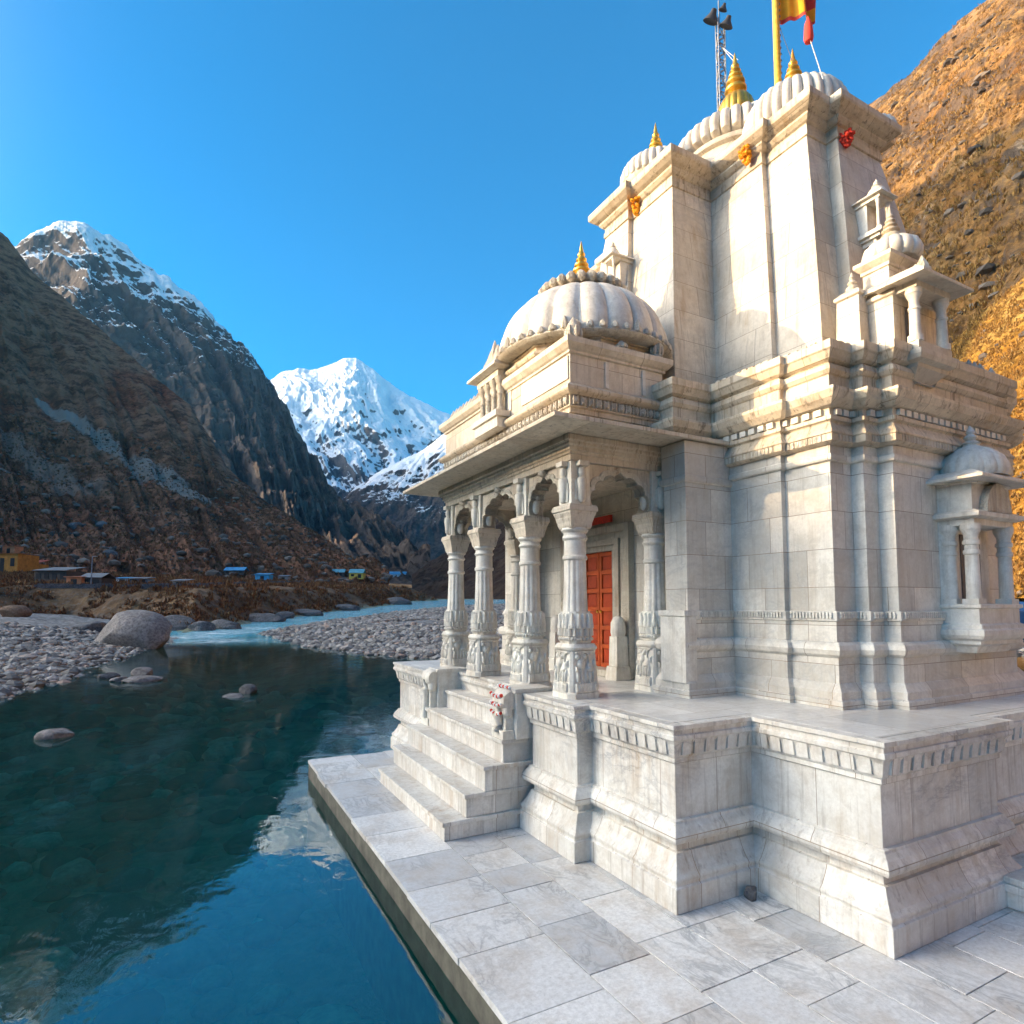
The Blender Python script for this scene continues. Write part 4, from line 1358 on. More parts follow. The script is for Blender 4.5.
# ---- dry shrubs and grass tufts on the bank
def tufts(name, C, size, mat, nb=12):
    n = len(C)
    a = rng.uniform(0, 6.283, (n, nb)); lean = rng.uniform(.15, 1.0, (n, nb)); L = size[:, None] * rng.uniform(.5, 1.1, (n, nb))
    base = C[:, None, :] + np.stack([rng.normal(0, .22, (n, nb)) * size[:, None], rng.normal(0, .22, (n, nb)) * size[:, None], np.full((n, nb), -.05)], -1)
    d = np.stack([np.cos(a) * lean, np.sin(a) * lean, np.full((n, nb), 1.0)], -1); d /= np.linalg.norm(d, axis=-1, keepdims=True)
    w = np.stack([-np.sin(a), np.cos(a), np.zeros((n, nb))], -1) * (size[:, None, None] * .10)
    mid = base + d * L[..., None] * .6
    V = np.stack([base - w * .4, base + w * .4, mid + w, base + d * L[..., None], mid - w], 2)
    i = (np.arange(n * nb) * 5)[:, None]
    F = np.concatenate([i + [0, 1, 2, 2], i + [0, 2, 4, 4]], 0)
    tri = np.concatenate([i + np.array([[0, 1, 2]]), i + np.array([[0, 2, 4]]), i + np.array([[4, 2, 3]])], 0)
    return raw_mesh(name, V.reshape(-1, 3), tri, mat, False)


DM = stone_mat('dry_scrub', [(0, (.075, .034, .015)), (.4, (.17, .07, .026)), (.75, (.27, .12, .042)), (1, (.33, .20, .08))], .01, .9)
C, Fq = pts_where(60000, lambda a, b, c, d: (c > 1.2) & (rng.random(a.shape) < .8), -110, -8, 54, 165)
nk = fbm(C[:, 0] * .12, C[:, 1] * .12, 0, 3, 40)
C = C[nk > -.12]
o = tufts('dry_scrub', C, rng.uniform(.18, .55, len(C)) * rng.choice([1, 1, 1, 1, 1.9], len(C)), DM)
tag(o, 'dry brown scrub and grass tufts along the far river bank', 'scrub', kind='stuff')

# ---- boulders: things
def boulder(name, R0, F0, sx, sy, sz, rot, mat, label, cat='boulder', group=None, seed=1, z=None, sink=.25, rough=.22):
    bm = bmesh.new(); bmesh.ops.create_icosphere(bm, subdivisions=5, radius=1.0)
    v = np.array([q.co[:] for q in bm.verts]); f = [[q.index for q in p.verts] for p in bm.faces]; bm.free()
    g = v + seed * 3.7
    # flat facets: clip by random planes, then weather
    rr = np.random.default_rng(seed)
    for k in range(9):
        n = rr.normal(size=3); n[2] *= .7; n /= np.linalg.norm(n)
        d = rr.uniform(.62, .86)
        e = v @ n - d
        v = v - np.maximum(e, 0)[:, None] * n * .85
    v = v * (1 + rough * .5 * fbm(g[:, 0] * 1.2, g[:, 1] * 1.2, g[:, 2] * 1.2, 5, seed)[:, None])
    v = v * [sx, sy, sz]
    ca, sa = math.cos(rot - YAW), math.sin(rot - YAW)
    v = np.stack([v[:, 0] * ca - v[:, 1] * sa, v[:, 0] * sa + v[:, 1] * ca, v[:, 2]], -1)
    X, Y = rf_xy(R0, F0)
    zz = ground_z(R0, F0) if z is None else z
    zc = zz + sz * (1 - 2 * sink)
    mb = MB(); mb.add(v + [X, Y, zc], f, True)
    o = mb.build(name, mat, None, (X, Y, zz - sz * .2))
    return tag(o, label, cat, group)


def rock_mat(name, c1, c2, c3, sc=.8):
    M = NT(name); pos = M.pos()
    n = M.noise(pos, sc, 8, .68, .4); n2 = M.noise(pos, sc * 7, 6, .7)
    c = M.ramp(n, [(.3, c1), (.5, c2), (.68, c3)])
    c = M.mix(M.ramp(n2, [(.40, .65), (.56, 0.0)]), c, tuple(x * .4 for x in c1))
    c = M.mix(M.ramp(M.noise(pos, sc * 2.5, 5, .7), [(.6, 0.0), (.7, .5)]), c, tuple(min(1, x * 1.25) for x in c3))
    h = M.math('ADD', n2, M.math('MULTIPLY', M.noise(M.mapping(pos, (1, 1, 2.4), rot=(.35, .2, 0)), sc * 2.2, 7, .7), 1.5))
    M.principled(c, .85, M.bump(h, .8, .10 / sc * .5), .3)
    return M.m


RM1 = rock_mat('boulder_granite', (.17, .15, .135), (.27, .24, .22), (.37, .33, .30))
RM2 = rock_mat('boulder_slate', (.085, .085, .09), (.14, .138, .14), (.21, .20, .195))
def bpx(x, y): return px2rf(x, y)
r0 = bpx(125, 649)
boulder('boulder', r0[0], r0[1] + 1.3, 3.15, 2.2, 2.3, R(-8), RM1, 'huge pale rounded boulder, the biggest, at the end of the left gravel bank', seed=21, sink=.34, z=wz(r0[1]) - .1)
r0 = bpx(137, 622); boulder('boulder', r0[0], r0[1] + 3, 2.3, 1.8, 1.5, R(-15), RM2, 'dark slanted boulder just behind the huge pale boulder', seed=5, sink=.2, z=wz(r0[1]) + .9)
r0 = bpx(168, 631); boulder('boulder', r0[0], r0[1] + 1.5, 2.4, 1.5, 1.25, R(-12), RM2, 'dark low boulder at the waterline right of the huge pale boulder', seed=33, sink=.3, z=wz(r0[1]) - .1)
r0 = bpx(83, 640); boulder('boulder', r0[0], r0[1] + 1, 1.5, 1.0, .7, R(10), RM2, 'dark flat boulder tucked at the left foot of the huge pale boulder', seed=41, sink=.25)
r0 = bpx(14, 628); boulder('boulder', r0[0], r0[1], 1.7, 1.2, .9, R(10), rock_mat('boulder_rust', (.14, .08, .05), (.22, .13, .08), (.28, .19, .13)), 'rusty brown boulder at the left edge of the gravel bank', seed=8, sink=.25)
for (x, y, w, hh, lb, sd) in ((55, 737, .42, .20, 'pale smooth rock breaking the water at the left, nearest of the river rocks', 3),
                              (248, 693, .40, .28, 'small dark rounded rock standing in mid river', 14),
                              (234, 697, .5, .13, 'flat dark rock almost awash beside the mid river rock', 15),
                              (143, 675, .55, .30, 'small white rock off the gravel bank, upper of the pair', 16),
                              (141, 681, .95, .20, 'flat white rock off the gravel bank, lower of the pair', 17),
                              (108, 678, .5, .22, 'small grey rock in the shallows nearest the gravel bank edge', 18),
                              (121, 681, .45, .18, 'low grey rock in the shallows left of the white pair', 19)):
    r0 = bpx(x, y)
    boulder('river_rock', r0[0], r0[1], w, w * .7, hh, R(sd * 11), RM1 if 'white' in lb or 'pale' in lb else RM2, lb, 'rock', 'rocks standing in the river', sd, z=-.40, sink=.22, rough=.15)
LEDGES = ((222, 629, 2.4, .8, 'long dark rock ledge at the waterline below the long blue roofed shed'),
          (262, 622, 2.8, .9, 'long dark rock ledge at the waterline below the bright blue hut'),
          (302, 616, 3.0, .9, 'dark rock ledge at the waterline right of the small grey hut'),
          (345, 610.5, 3.4, .9, 'dark rock ledge at the waterline below the yellow walled hut'),
          (396, 604.5, 4.0, 1.3, 'blunt dark rock ledge at the tip of the far bank'),
          (198, 631, 1.6, .8, 'short dark rock beside the rapids, next to the huge pale boulder'),
          (284, 618.5, 1.7, .8, 'smaller dark rock between the two long ledges below the blue huts'))
for k, (x, y, w, hh, lb) in enumerate(LEDGES):
    r0 = bpx(x, y)
    boulder('bank_boulder', r0[0], r0[1] + .6, w, w * .5, hh, R(-6 + k * 3), RM2, lb, 'boulder', 'rock ledges along the far bank', 60 + k, z=wz(r0[1]) - .05, sink=.34, rough=.6)
# the stone left on the paving
boulder('stone', *RF(5.17, 4.52), .085, .07, .085, .3, RM2, 'small dark stone lying on the paving in the plinth corner', 'stone', seed=77, z=.0, sink=.1)

# ================================================================== MOUNTAINS
def px_ridge(pts):
    """[(px, py, dist)] -> points"""
    return np.array([at_dist(x, y, d) for x, y, d in pts])


def polar(az, el, d):
    """az degrees right of the view axis, el degrees up"""
    a = YAW + R(az)
    return np.array([math.sin(a) * d, math.cos(a) * d, CAM_H + math.tan(R(el)) * d])


def resample(P, n):
    P = np.array(P, float); L = np.concatenate([[0], np.cumsum(np.linalg.norm(np.diff(P, axis=0), axis=1))])
    t = np.linspace(0, L[-1], n)
    return np.stack([np.interp(t, L, P[:, k]) for k in range(3)], -1), t


def mountain(name, ridge, base, nu, nv, mat, amp, scale, seed, curve=1.25, crest=.25, back=.6, gully=.5, jag=0.0, nback=None, shear=0.0, gf=3.2):
    """a solid ridge: face from base line up to the ridge line, and a back slope behind it"""
    Rd, t = resample(ridge, nu); Bs, _ = resample(base, nu)
    nb = nback or nv // 4
    Rd = Rd.copy()
    if jag: Rd[:, 2] += jag * fbm(t / scale * 2.2, t * 0 + 3.1, 0.5, 6, seed + 3, .6)
    v = np.linspace(0, 1, nv)
    face = Bs[:, None, :] + (Rd - Bs)[:, None, :] * v[None, :, None]
    face[..., 2] = Bs[:, None, 2] + (Rd - Bs)[:, None, 2] * (v[None] ** curve)
    out = Rd - Bs; out[:, 2] = 0; ln = np.linalg.norm(out, axis=1, keepdims=True); out /= ln
    w = np.linspace(0, 1, nb + 1)[1:]
    bk = Rd[:, None, :] + out[:, None, :] * (ln[:, None, :] * back * w[None, :, None])
    bk[..., 2] = Rd[:, None, 2] - (Rd[:, None, 2] + 4) * w[None] ** .9
    G = np.concatenate([face, bk], 1)
    env = np.concatenate([np.clip(v * 4, 0, 1) * (1 - (1 - crest) * np.clip((v - .8) / .2, 0, 1)), crest + (1 - crest) * np.clip(w * 3, 0, 1) * np.clip((1 - w) * 4, 0, 1)])[None]
    X, Y, Z = G[..., 0] / scale, G[..., 1] / scale, G[..., 2] / scale
    tt = np.repeat(t[:, None], G.shape[1], 1) / scale
    vv = np.concatenate([v, 1 + w])[None].repeat(nu, 0)
    wx = .35 * fbm(X * .8, Y * .8, Z * .8, 3, seed + 7); wy = .35 * fbm(X * .8, Y * .8, Z * .8, 3, seed + 8)
    n1 = fbm(X, Y, Z, 6, seed, .52)
    n3 = fbm((X + wx) * 1.5, (Y + wy) * 1.5, Z * 1.2, 8, seed + 90, .56, True)
    n2 = fbm((tt - shear * (1 - vv)) * gf + 2.0 * wx + .5 * n1, vv * 2.2 + 1.5 * wy, 0.7, 6, seed + 50, .58, True)
    rel = .55 * (n3 - .3) + gully * (n2 - .25)
    d = amp * (n1 * .7 + 1.5 * rel) * env
    hd = -out[:, None, :]
    G = G + hd * (d * .75)[..., None]
    G[..., 2] += d * .7
    rel = np.clip(.5 + 1.1 * rel, 0, 1)
    return grid_mesh(name, G.reshape(-1, 3), nu, G.shape[1], mat, attrs={'relief': rel})


def slope_mat(name, stops, sc, snow=None, rock=None, bumpd=1.0, extra=None, rough=.95):
    """banded earth colours by noise; rock on steep ground; snow (z0, z1, amount) on ledges above a height"""
    M = NT(name); geo = M.n('ShaderNodeNewGeometry'); pos = geo.outputs['Position']
    sp = M.n('ShaderNodeSeparateXYZ'); M.link(pos, sp.inputs[0])
    sn = M.n('ShaderNodeSeparateXYZ'); M.link(geo.outputs['Normal'], sn.inputs[0])
    n = M.noise(pos, sc, 9, .66, .3); n2 = M.noise(pos, sc * 6.3, 8, .72); n3 = M.noise(M.mapping(pos, (1, 1, .35)), sc * 2.6, 8, .7, .6)
    ra = M.n('ShaderNodeAttribute'); ra.attribute_name = 'relief'
    mixn = M.math('ADD', M.math('MULTIPLY', n, .35), M.math('MULTIPLY', n3, .25))
    mixn = M.math('ADD', mixn, M.math('MULTIPLY', ra.outputs['Fac'], .40))
    c = M.ramp(mixn, stops)
    c = M.mix(M.ramp(n2, [(.40, .75), (.54, 0.0)]), c, tuple(x * .4 for x in stops[0][1]))
    n5 = M.noise(pos, sc * 21, 6, .7)
    c = M.mix(M.ramp(n5, [(.56, 0.0), (.66, .55)]), c, tuple(min(1, x * 1.35) for x in stops[-1][1]))
    c = M.mix(M.ramp(n5, [(.36, .55), (.45, 0.0)]), c, tuple(x * .5 for x in stops[0][1]))
    if rock:
        k = M.ramp(M.math('ADD', sn.outputs[2], M.math('MULTIPLY', M.math('SUBTRACT', n2, .5), .9)), [(rock[0], 1.0), (rock[1], 0.0)])
        c = M.mix(k, c, M.ramp(n2, [(.35, tuple(x * .55 for x in rock[2])), (.65, rock[2])]))
    if extra: c = extra(M, pos, c, n2)
    if snow:
        zz = M.math('DIVIDE', M.math('SUBTRACT', sp.outputs[2], snow[0]), snow[1] - snow[0])
        s = M.math('ADD', M.math('ADD', M.math('MULTIPLY', zz, .9), M.math('MULTIPLY', M.math('SUBTRACT', mixn, .5), 2.3)), M.math('MULTIPLY', M.math('SUBTRACT', sn.outputs[2], snow[2]), 1.5))
        s = M.math('ADD', s, M.math('MULTIPLY', M.math('SUBTRACT', n2, .5), 1.1))
        c = M.mix(M.ramp(s, [(.42, 0.0), (.58, 1.0)]), c, (.82, .84, .86))
    M.principled(c, rough, M.bump(M.math('ADD', n2, M.math('MULTIPLY', n3, 1.2)), .9, bumpd), .15)
    return M.m


# left valley side: dark brown slope, from behind the photographer round to the far bank
def scree(M, pos, c, n2):
    # pale scree chutes: bands lying in the slope, given by two ground points each
    out = c
    for (a, b, wd, st_) in SCREES:
        ab = (b - a); L = float(np.linalg.norm(ab[:2]))
        u = ab[:2] / L; nn = np.array([-u[1], u[0]])
        d1 = M.n('ShaderNodeVectorMath', operation='DOT_PRODUCT'); M.link(pos, d1.inputs[0]); d1.inputs[1].default_value = (nn[0], nn[1], 0)
        d2 = M.n('ShaderNodeVectorMath', operation='DOT_PRODUCT'); M.link(pos, d2.inputs[0]); d2.inputs[1].default_value = (u[0], u[1], 0)
        q = M.math('ABSOLUTE', M.math('SUBTRACT', d1.outputs['Value'], float(nn @ a[:2])))
        t = M.math('DIVIDE', M.math('SUBTRACT', d2.outputs['Value'], float(u @ a[:2])), L)
        wdt = M.math('MULTIPLY', M.math('ADD', .5, t), wd)
        k = M.math('SUBTRACT', 1.0, M.math('DIVIDE', q, wdt))
        k = M.math('ADD', k, M.math('MULTIPLY', M.math('SUBTRACT', n2, .5), 1.5))
        e = M.math('MULTIPLY', M.math('GREATER_THAN', t, 0.0), M.math('LESS_THAN', t, 1.0))
        f = M.math('MULTIPLY', M.math('MULTIPLY', M.ramp(k, [(.15, 0.0), (.5, 1.0)]), e), st_)
        out = M.mix(f, out, (.34, .27, .22))
    return out


def st_pt(s, t, h): return np.array([.4359 * s + .90 * t, .90 * s - .4359 * t, h])
M1R = [polar(-175, 5, 300), polar(-140, 7, 280), polar(-115, 11.4, 270), polar(-100, 13.15, 262), polar(-92, 13.46, 262), polar(-85, 13.56, 264), polar(-80, 13.95, 275), st_pt(104, -330, 104), st_pt(130, -400, 235), st_pt(165, -440, 300),
       st_pt(200, -470, 320), st_pt(240, -510, 322), polar(-60, 34, 650), polar(-53, 33, 710)]  # out-of-view crest heights shaped to cast the shade band on the golden mountain
M1R += list(px_ridge([(-170, 120, 760), (-60, 180, 760), (-12, 222, 760), (8, 240, 750), (34, 276, 720), (62, 298, 690), (110, 341, 620), (150, 374, 560), (190, 408, 510), (228, 470, 440), (262, 500, 400), (300, 526, 360), (345, 556, 310), (388, 577, 270)]))
M1B = [polar(-175, -1, 150), polar(-140, -1, 130), polar(-115, -1, 120), polar(-100, -1, 110), polar(-92, -1, 105), polar(-85, -1, 105), polar(-80, -1, 105), polar(-77, -.8, 108), polar(-74, -.5, 110), polar(-71, -.3, 110), polar(-68, -.1, 110), polar(-65, .1, 110), polar(-60, .3, 110), polar(-53, .3, 105)]
M1B += list(px_ridge([(-170, 612, 95), (-60, 612, 94), (-12, 610, 94), (8, 610, 94), (34, 609, 94), (62, 607, 94), (110, 605, 95), (150, 602, 97), (190, 599, 100), (228, 597, 104), (262, 596, 110), (300, 595, 118), (345, 594, 130), (388, 597, 150)]))


def resamp_pair(a, b, n):
    """keep ridge and base points matched: resample both by the same index"""
    a = np.array(a); b = np.array(b); i = np.linspace(0, len(a) - 1, n); k = np.arange(len(a))
    f = lambda P: np.stack([np.interp(i, k, P[:, j]) for j in range(3)], -1)
    return f(a), f(b)


def mountain_p(name, ridge, base, nu, nv, mat, *a, **k):
    r_, b_ = resamp_pair(ridge, base, nu)
    global resample
    keep = resample
    def ident(P, n):
        P = np.array(P, float); L = np.concatenate([[0], np.cumsum(np.linalg.norm(np.diff(P, axis=0), axis=1))])
        return P, L
    resample = ident
    o = mountain(name, r_, b_, nu, nv, mat, *a, **k)
    resample = keep
    return o

for p_ in M1B[7:]: p_[2] = -1.6


def on_surface(o, pts):
    from mathutils.bvhtree import BVHTree
    me = o.data
    bv = BVHTree.FromPolygons([v.co[:] for v in me.vertices], [p.vertices[:] for p in me.polygons])
    out = []
    for x, y in pts:
        h = bv.ray_cast(Vector((0, 0, CAM_H)), Vector(ray(x, y)).normalized())
        out.append(np.array(h[0] if h[0] else at_dist(x, y, 300)))
    return out


m0 = bpy.data.materials.new('tmp')
M1O = mountain_p('mountain_slope', M1R, M1B, 620, 260, m0, 15, 120, 11, 1.8, .25, .55, .35, 3, None, 2.4, 2.6)
pp = on_surface(M1O, [(40, 400), (205, 505), (0, 425), (80, 490)])
SCREES = [(pp[0], pp[1], 10, .9), (pp[2], pp[3], 9, .4)]
m1 = slope_mat('brown_mountain', [(.34, (.07, .025, .015)), (.44, (.19, .060, .030)), (.52, (.30, .094, .045)), (.62, (.35, .155, .085))], .016, None, (.35, .75, (.20, .105, .065)), 3.2, scree)
M1O.data.materials[0] = m1
bpy.data.materials.remove(m0)

# second massif with snow on top, in shade
M2R = px_ridge([(-40, 262, 2300), (0, 252, 2250), (22, 243, 2200), (46, 234, 2180), (66, 230, 2160), (88, 235, 2130), (108, 247, 2100), (150, 269, 2050), (190, 300, 1950), (230, 331, 1850), (246, 352, 1800), (265, 379, 1750),
                (282, 408, 1680), (302, 444, 1580), (326, 492, 1450), (360, 522, 1300), (398, 551, 1150), (430, 572, 1000)])
M2B = px_ridge([(-40, 560, 900), (0, 560, 900), (22, 560, 890), (46, 560, 880), (66, 560, 870), (88, 562, 860), (108, 564, 850), (150, 566, 830), (190, 568, 800), (230, 570, 780), (246, 572, 760), (265, 574, 740),
                (282, 576, 720), (302, 578, 690), (326, 580, 650), (360, 582, 600), (398, 584, 560), (430, 586, 520)])
m2 = slope_mat('blue_shaded_mountain', [(.34, (.028, .022, .020)), (.45, (.085, .058, .044)), (.54, (.15, .105, .08))], .0048, (840, 1340, .48), (.3, .7, (.13, .11, .10)), 14.0, scree)
mountain_p('snowy_mountain', M2R, M2B, 420, 300, m2, 75, 330, 23, 1.25, .45, .6, .45, 52, None, 2.2, 2.2)

# the far snow peak
M3R = px_ridge([(230, 400, 5200), (262, 385, 5200), (283, 374, 5200), (300, 372, 5150), (318, 372, 5100), (332, 366, 5050), (345, 361, 5000), (356, 360, 5000), (368, 367, 4950), (388, 384, 4900), (410, 398, 4850), (436, 411, 4800), (470, 424, 4800), (540, 440, 4800), (640, 430, 4800)])
M3B = px_ridge([(230, 560, 3000), (262, 560, 3000), (283, 560, 3000), (300, 558, 3000), (318, 556, 3000), (332, 555, 3000), (345, 555, 3000), (356, 555, 3000), (368, 555, 3000), (388, 555, 3000), (410, 555, 3000), (436, 555, 3000), (470, 555, 3000), (540, 555, 3000), (640, 560, 3000)])
m3 = slope_mat('snow_peak_rock', [(.34, (.035, .03, .03)), (.5, (.07, .06, .055)), (.62, (.11, .095, .085))], .0021, (850, 1650, .45), None, 25.0)
mountain_p('snow_peak', M3R, M3B, 300, 240, m3, 120, 620, 37, 1.15, .3, .5, .5, 40, None, 1.4, 2.0)

def st_pt(s, t, h): return np.array([.4359 * s + .90 * t, .90 * s - .4359 * t, h])
MBR = [st_pt(1900, -1300, 800), st_pt(2400, -1450, 960), st_pt(2900, -1700, 1050), st_pt(3600, -2300, 1350), st_pt(4300, -2700, 1700), st_pt(5000, -3000, 1900), st_pt(5800, -3300, 1850)]  # ridge hidden from view, added to shade the far peak and blue ridge
MBB = [p_ + np.array([.90, -.4359, 0]) * 900 for p_ in MBR]
for p_ in MBB: p_[2] = 60
mountain_p('hidden_shade_ridge', MBR, MBB, 160, 80, m3, 80, 500, 71, 1.1, .3, .5, .2, 30)

# blue ridge to the right of it, behind the porch
M4R = px_ridge([(325, 520, 2800), (352, 490, 2850), (376, 474, 2900), (400, 463, 2950), (424, 450, 3000), (450, 433, 3000), (490, 405, 3000), (560, 380, 3000), (680, 330, 3000), (800, 300, 2900)])
M4B = px_ridge([(325, 575, 1700), (352, 575, 1700), (376, 575, 1700), (400, 575, 1700), (424, 575, 1700), (450, 575, 1700), (490, 575, 1700), (560, 575, 1700), (680, 575, 1700), (800, 575, 1700)])
m4 = slope_mat('far_ridge_rock', [(.34, (.03, .024, .022)), (.5, (.055, .042, .034)), (.62, (.09, .07, .055))], .0036, (560, 950, .55), None, 15.0)
mountain_p('far_ridge', M4R, M4B, 240, 150, m4, 65, 330, 43, 1.15, .25, .5, .35, 14, None, -1.5, 2.2)

# right side of the valley: brown foot seen through the porch, rising to the golden mountain
M5R = px_ridge([(412, 577, 420), (432, 562, 430), (452, 548, 440), (500, 510, 470), (560, 455, 500), (640, 370, 520), (720, 280, 520), (790, 190, 510), (840, 135, 500), (862, 113, 490), (885, 97, 480), (905, 80, 470), (925, 58, 465), (942, 39, 460),
                (962, 22, 455), (985, 5, 450), (1000, -8, 445), (1040, -40, 440), (1100, -90, 420), (1300, -200, 380), (1700, -260, 330)])
M5B = px_ridge([(412, 590, 260), (432, 591, 240), (452, 592, 220), (500, 594, 190), (560, 595, 160), (640, 595, 135), (720, 595, 115), (790, 595, 100), (840, 595, 92), (862, 595, 88), (885, 595, 85), (905, 595, 82), (925, 595, 80), (942, 595, 78),
                (962, 595, 76), (985, 595, 74), (1000, 595, 72), (1040, 595, 68), (1100, 595, 62), (1300, 595, 50), (1700, 600, 40)])
M5B[:, 2] = -1.6
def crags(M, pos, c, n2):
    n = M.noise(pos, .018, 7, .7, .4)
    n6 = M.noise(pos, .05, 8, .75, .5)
    c = M.mix(M.ramp(n, [(.50, 0.0), (.57, .9)]), c, M.ramp(n6, [(.4, (.05, .034, .024)), (.6, (.17, .115, .08))]))  # rock patches, also darkened to deepen the shade on this slope
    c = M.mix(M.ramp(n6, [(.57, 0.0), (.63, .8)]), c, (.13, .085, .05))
    c = M.mix(M.ramp(n6, [(.34, .8), (.40, 0.0)]), c, (.45, .33, .22))
    sp = M.n('ShaderNodeSeparateXYZ'); M.link(pos, sp.inputs[0])
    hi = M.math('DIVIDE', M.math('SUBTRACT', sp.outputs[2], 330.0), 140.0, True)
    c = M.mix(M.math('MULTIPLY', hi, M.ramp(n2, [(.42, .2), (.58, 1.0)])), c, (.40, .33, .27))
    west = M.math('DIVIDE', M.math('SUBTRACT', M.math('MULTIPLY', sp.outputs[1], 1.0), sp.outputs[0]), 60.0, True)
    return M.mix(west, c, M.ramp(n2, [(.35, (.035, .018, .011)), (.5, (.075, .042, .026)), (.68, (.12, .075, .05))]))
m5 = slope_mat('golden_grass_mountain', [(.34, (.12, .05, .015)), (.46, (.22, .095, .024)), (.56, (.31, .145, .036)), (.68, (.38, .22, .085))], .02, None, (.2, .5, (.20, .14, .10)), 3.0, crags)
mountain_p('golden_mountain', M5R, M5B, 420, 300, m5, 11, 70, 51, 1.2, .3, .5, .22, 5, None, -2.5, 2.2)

# nearer spur on the right edge, in full sun
M6R = px_ridge([(820, 470, 150), (880, 410, 150), (915, 378, 150), (953, 342, 148), (985, 312, 146), (1024, 279, 144), (1070, 245, 140), (1140, 200, 135), (1300, 120, 120)])
M6B = px_ridge([(820, 598, 92), (880, 598, 84), (915, 598, 80), (953, 598, 76), (985, 598, 73), (1024, 598, 70), (1070, 598, 66), (1140, 598, 60), (1300, 598, 50)])
m6 = slope_mat('golden_grass_spur', [(.34, (.17, .08, .016)), (.46, (.29, .135, .022)), (.56, (.38, .19, .03)), (.68, (.42, .26, .07))], .045, None, (.15, .4, (.25, .18, .12)), 1.2)
mountain_p('golden_spur', M6R, M6B, 260, 200, m6, 2.0, 24, 61, 1.1, .3, .35, .18, .8, None, -2.0, 2.2)

# golden valley side continued out of view, added for its warm bounce light
M7R = [polar(47, 30, 140), polar(58, 33, 150), polar(75, 36, 150), polar(95, 37, 150), polar(115, 36, 150), polar(135, 32, 160), polar(155, 24, 180), polar(180, 14, 220)]
M7B = [polar(47, -3, 78), polar(58, -3, 72), polar(75, -3, 62), polar(95, -3, 56), polar(115, -3, 54), polar(135, -3, 60), polar(155, -3, 75), polar(180, -3, 100)]
mountain_p('bounce_hillside', M7R, M7B, 160, 90, m6, 3, 30, 67, 1.05, .3, .35, .2, .8, None, -1.5, 2.2)


# ---- stones and tussocks on the slopes
def slope_points(o, n, cond, cols=None):
    me = o.data; V = np.empty(len(me.vertices) * 3, np.float32); me.vertices.foreach_get('co', V); V = V.reshape(-1, 3).astype(float)
    Rv, Fv = RF(V[:, 0], V[:, 1])
    d = np.hypot(V[:, 0], V[:, 1]); px = 512 + 606 * Rv / np.maximum(Fv, 1); py = 605 - 606 * (V[:, 2] - 3) / np.maximum(Fv, 1)
    ok = np.where((Fv > 5) & cond(px, py, d, V))[0]
    k = rng.choice(ok, n)
    k2 = np.minimum(k + 1, len(V) - 1)
    t = rng.random((n, 1))
    return V[k] * (1 - t) + V[k2] * t


GT = stone_mat('golden_tussock', [(0, (.16, .075, .015)), (.5, (.33, .16, .03)), (.85, (.45, .25, .06)), (1, (.50, .34, .13))], .01, .9)
SR = stone_mat('slope_stone', [(0, (.07, .055, .045)), (.5, (.16, .125, .10)), (1, (.28, .22, .17))], .05, .9)
M5O, M6O = bpy.data.objects['golden_mountain'], bpy.data.objects['golden_spur']
vis6 = lambda px, py, d, V: (px > 860) & (px < 1120) & (d < 160)
C = slope_points(M6O, 9000, vis6)
o = tufts('golden_tussocks', C, rng.uniform(.25, .8, len(C)), GT); tag(o, 'golden dry grass tussocks on the near sunlit spur', 'tussocks', kind='stuff')
C = slope_points(M6O, 260, vis6)
o = scatter_stones('spur_stones', C, rng.uniform(.12, .45, len(C)) * rng.choice([1, 1, 1, 2], len(C)), SR); tag(o, 'grey stones strewn over the near sunlit spur', 'stones', kind='stuff')
vis5 = lambda px, py, d, V: (px > 820) & (px < 1060) & (py > -40) & (d > 120) & (d < 470)
C = slope_points(M5O, 5000, vis5)
o = tufts('mountain_tussocks', C, rng.uniform(.6, 1.9, len(C)), GT); tag(o, 'dry grass tussocks on the golden mountain', 'tussocks', kind='stuff')
C = slope_points(M5O, 420, vis5)
o = scatter_stones('mountain_rocks', C, rng.uniform(.35, 1.0, len(C)) * rng.choice([1, 1, 1, 2, 3], len(C)), SR); tag(o, 'rocks strewn over the golden mountain', 'rocks', kind='stuff')
vis1 = lambda px, py, d, V: (px > -30) & (px < 400) & (py > 380) & (py < 600) & (d < 420)
C = slope_points(M1O, 22000, vis1)
o = tufts('slope_scrub', C, rng.uniform(.3, 1.1, len(C)), DM); tag(o, 'dry scrub on the brown slope above the village', 'scrub', kind='stuff')
C = slope_points(M1O, 1800, vis1)
o = scatter_stones('slope_rocks', C, rng.uniform(.2, .7, len(C)) * rng.choice([1, 1, 1, 1.8, 3], len(C)), SR); tag(o, 'rocks strewn over the brown slope above the village', 'rocks', kind='stuff')

# ================================================================== THINGS ROUND THE TEMPLE
MAT['white'] = plain('white_paint', (.70, .69, .66), .6, .12)
MAT['steel'] = plain('galvanised_steel', (.20, .22, .26), .5, .3, 6, .5)
MAT['lampblack'] = plain('lamp_housing', (.06, .055, .05), .5, .3)
MAT['polegold'] = plain('saffron_wrapped_pole', (.72, .42, .05), .55, .25, 12)
MAT['flagred'] = plain('red_flag_cloth', (.70, .06, .04), .8, .2, 5)
MAT['flagyellow'] = plain('yellow_flag_cloth', (.90, .36, .012), .8, .15, 5)
MAT['rope'] = plain('pale_rope', (.55, .56, .56), .8, .2)

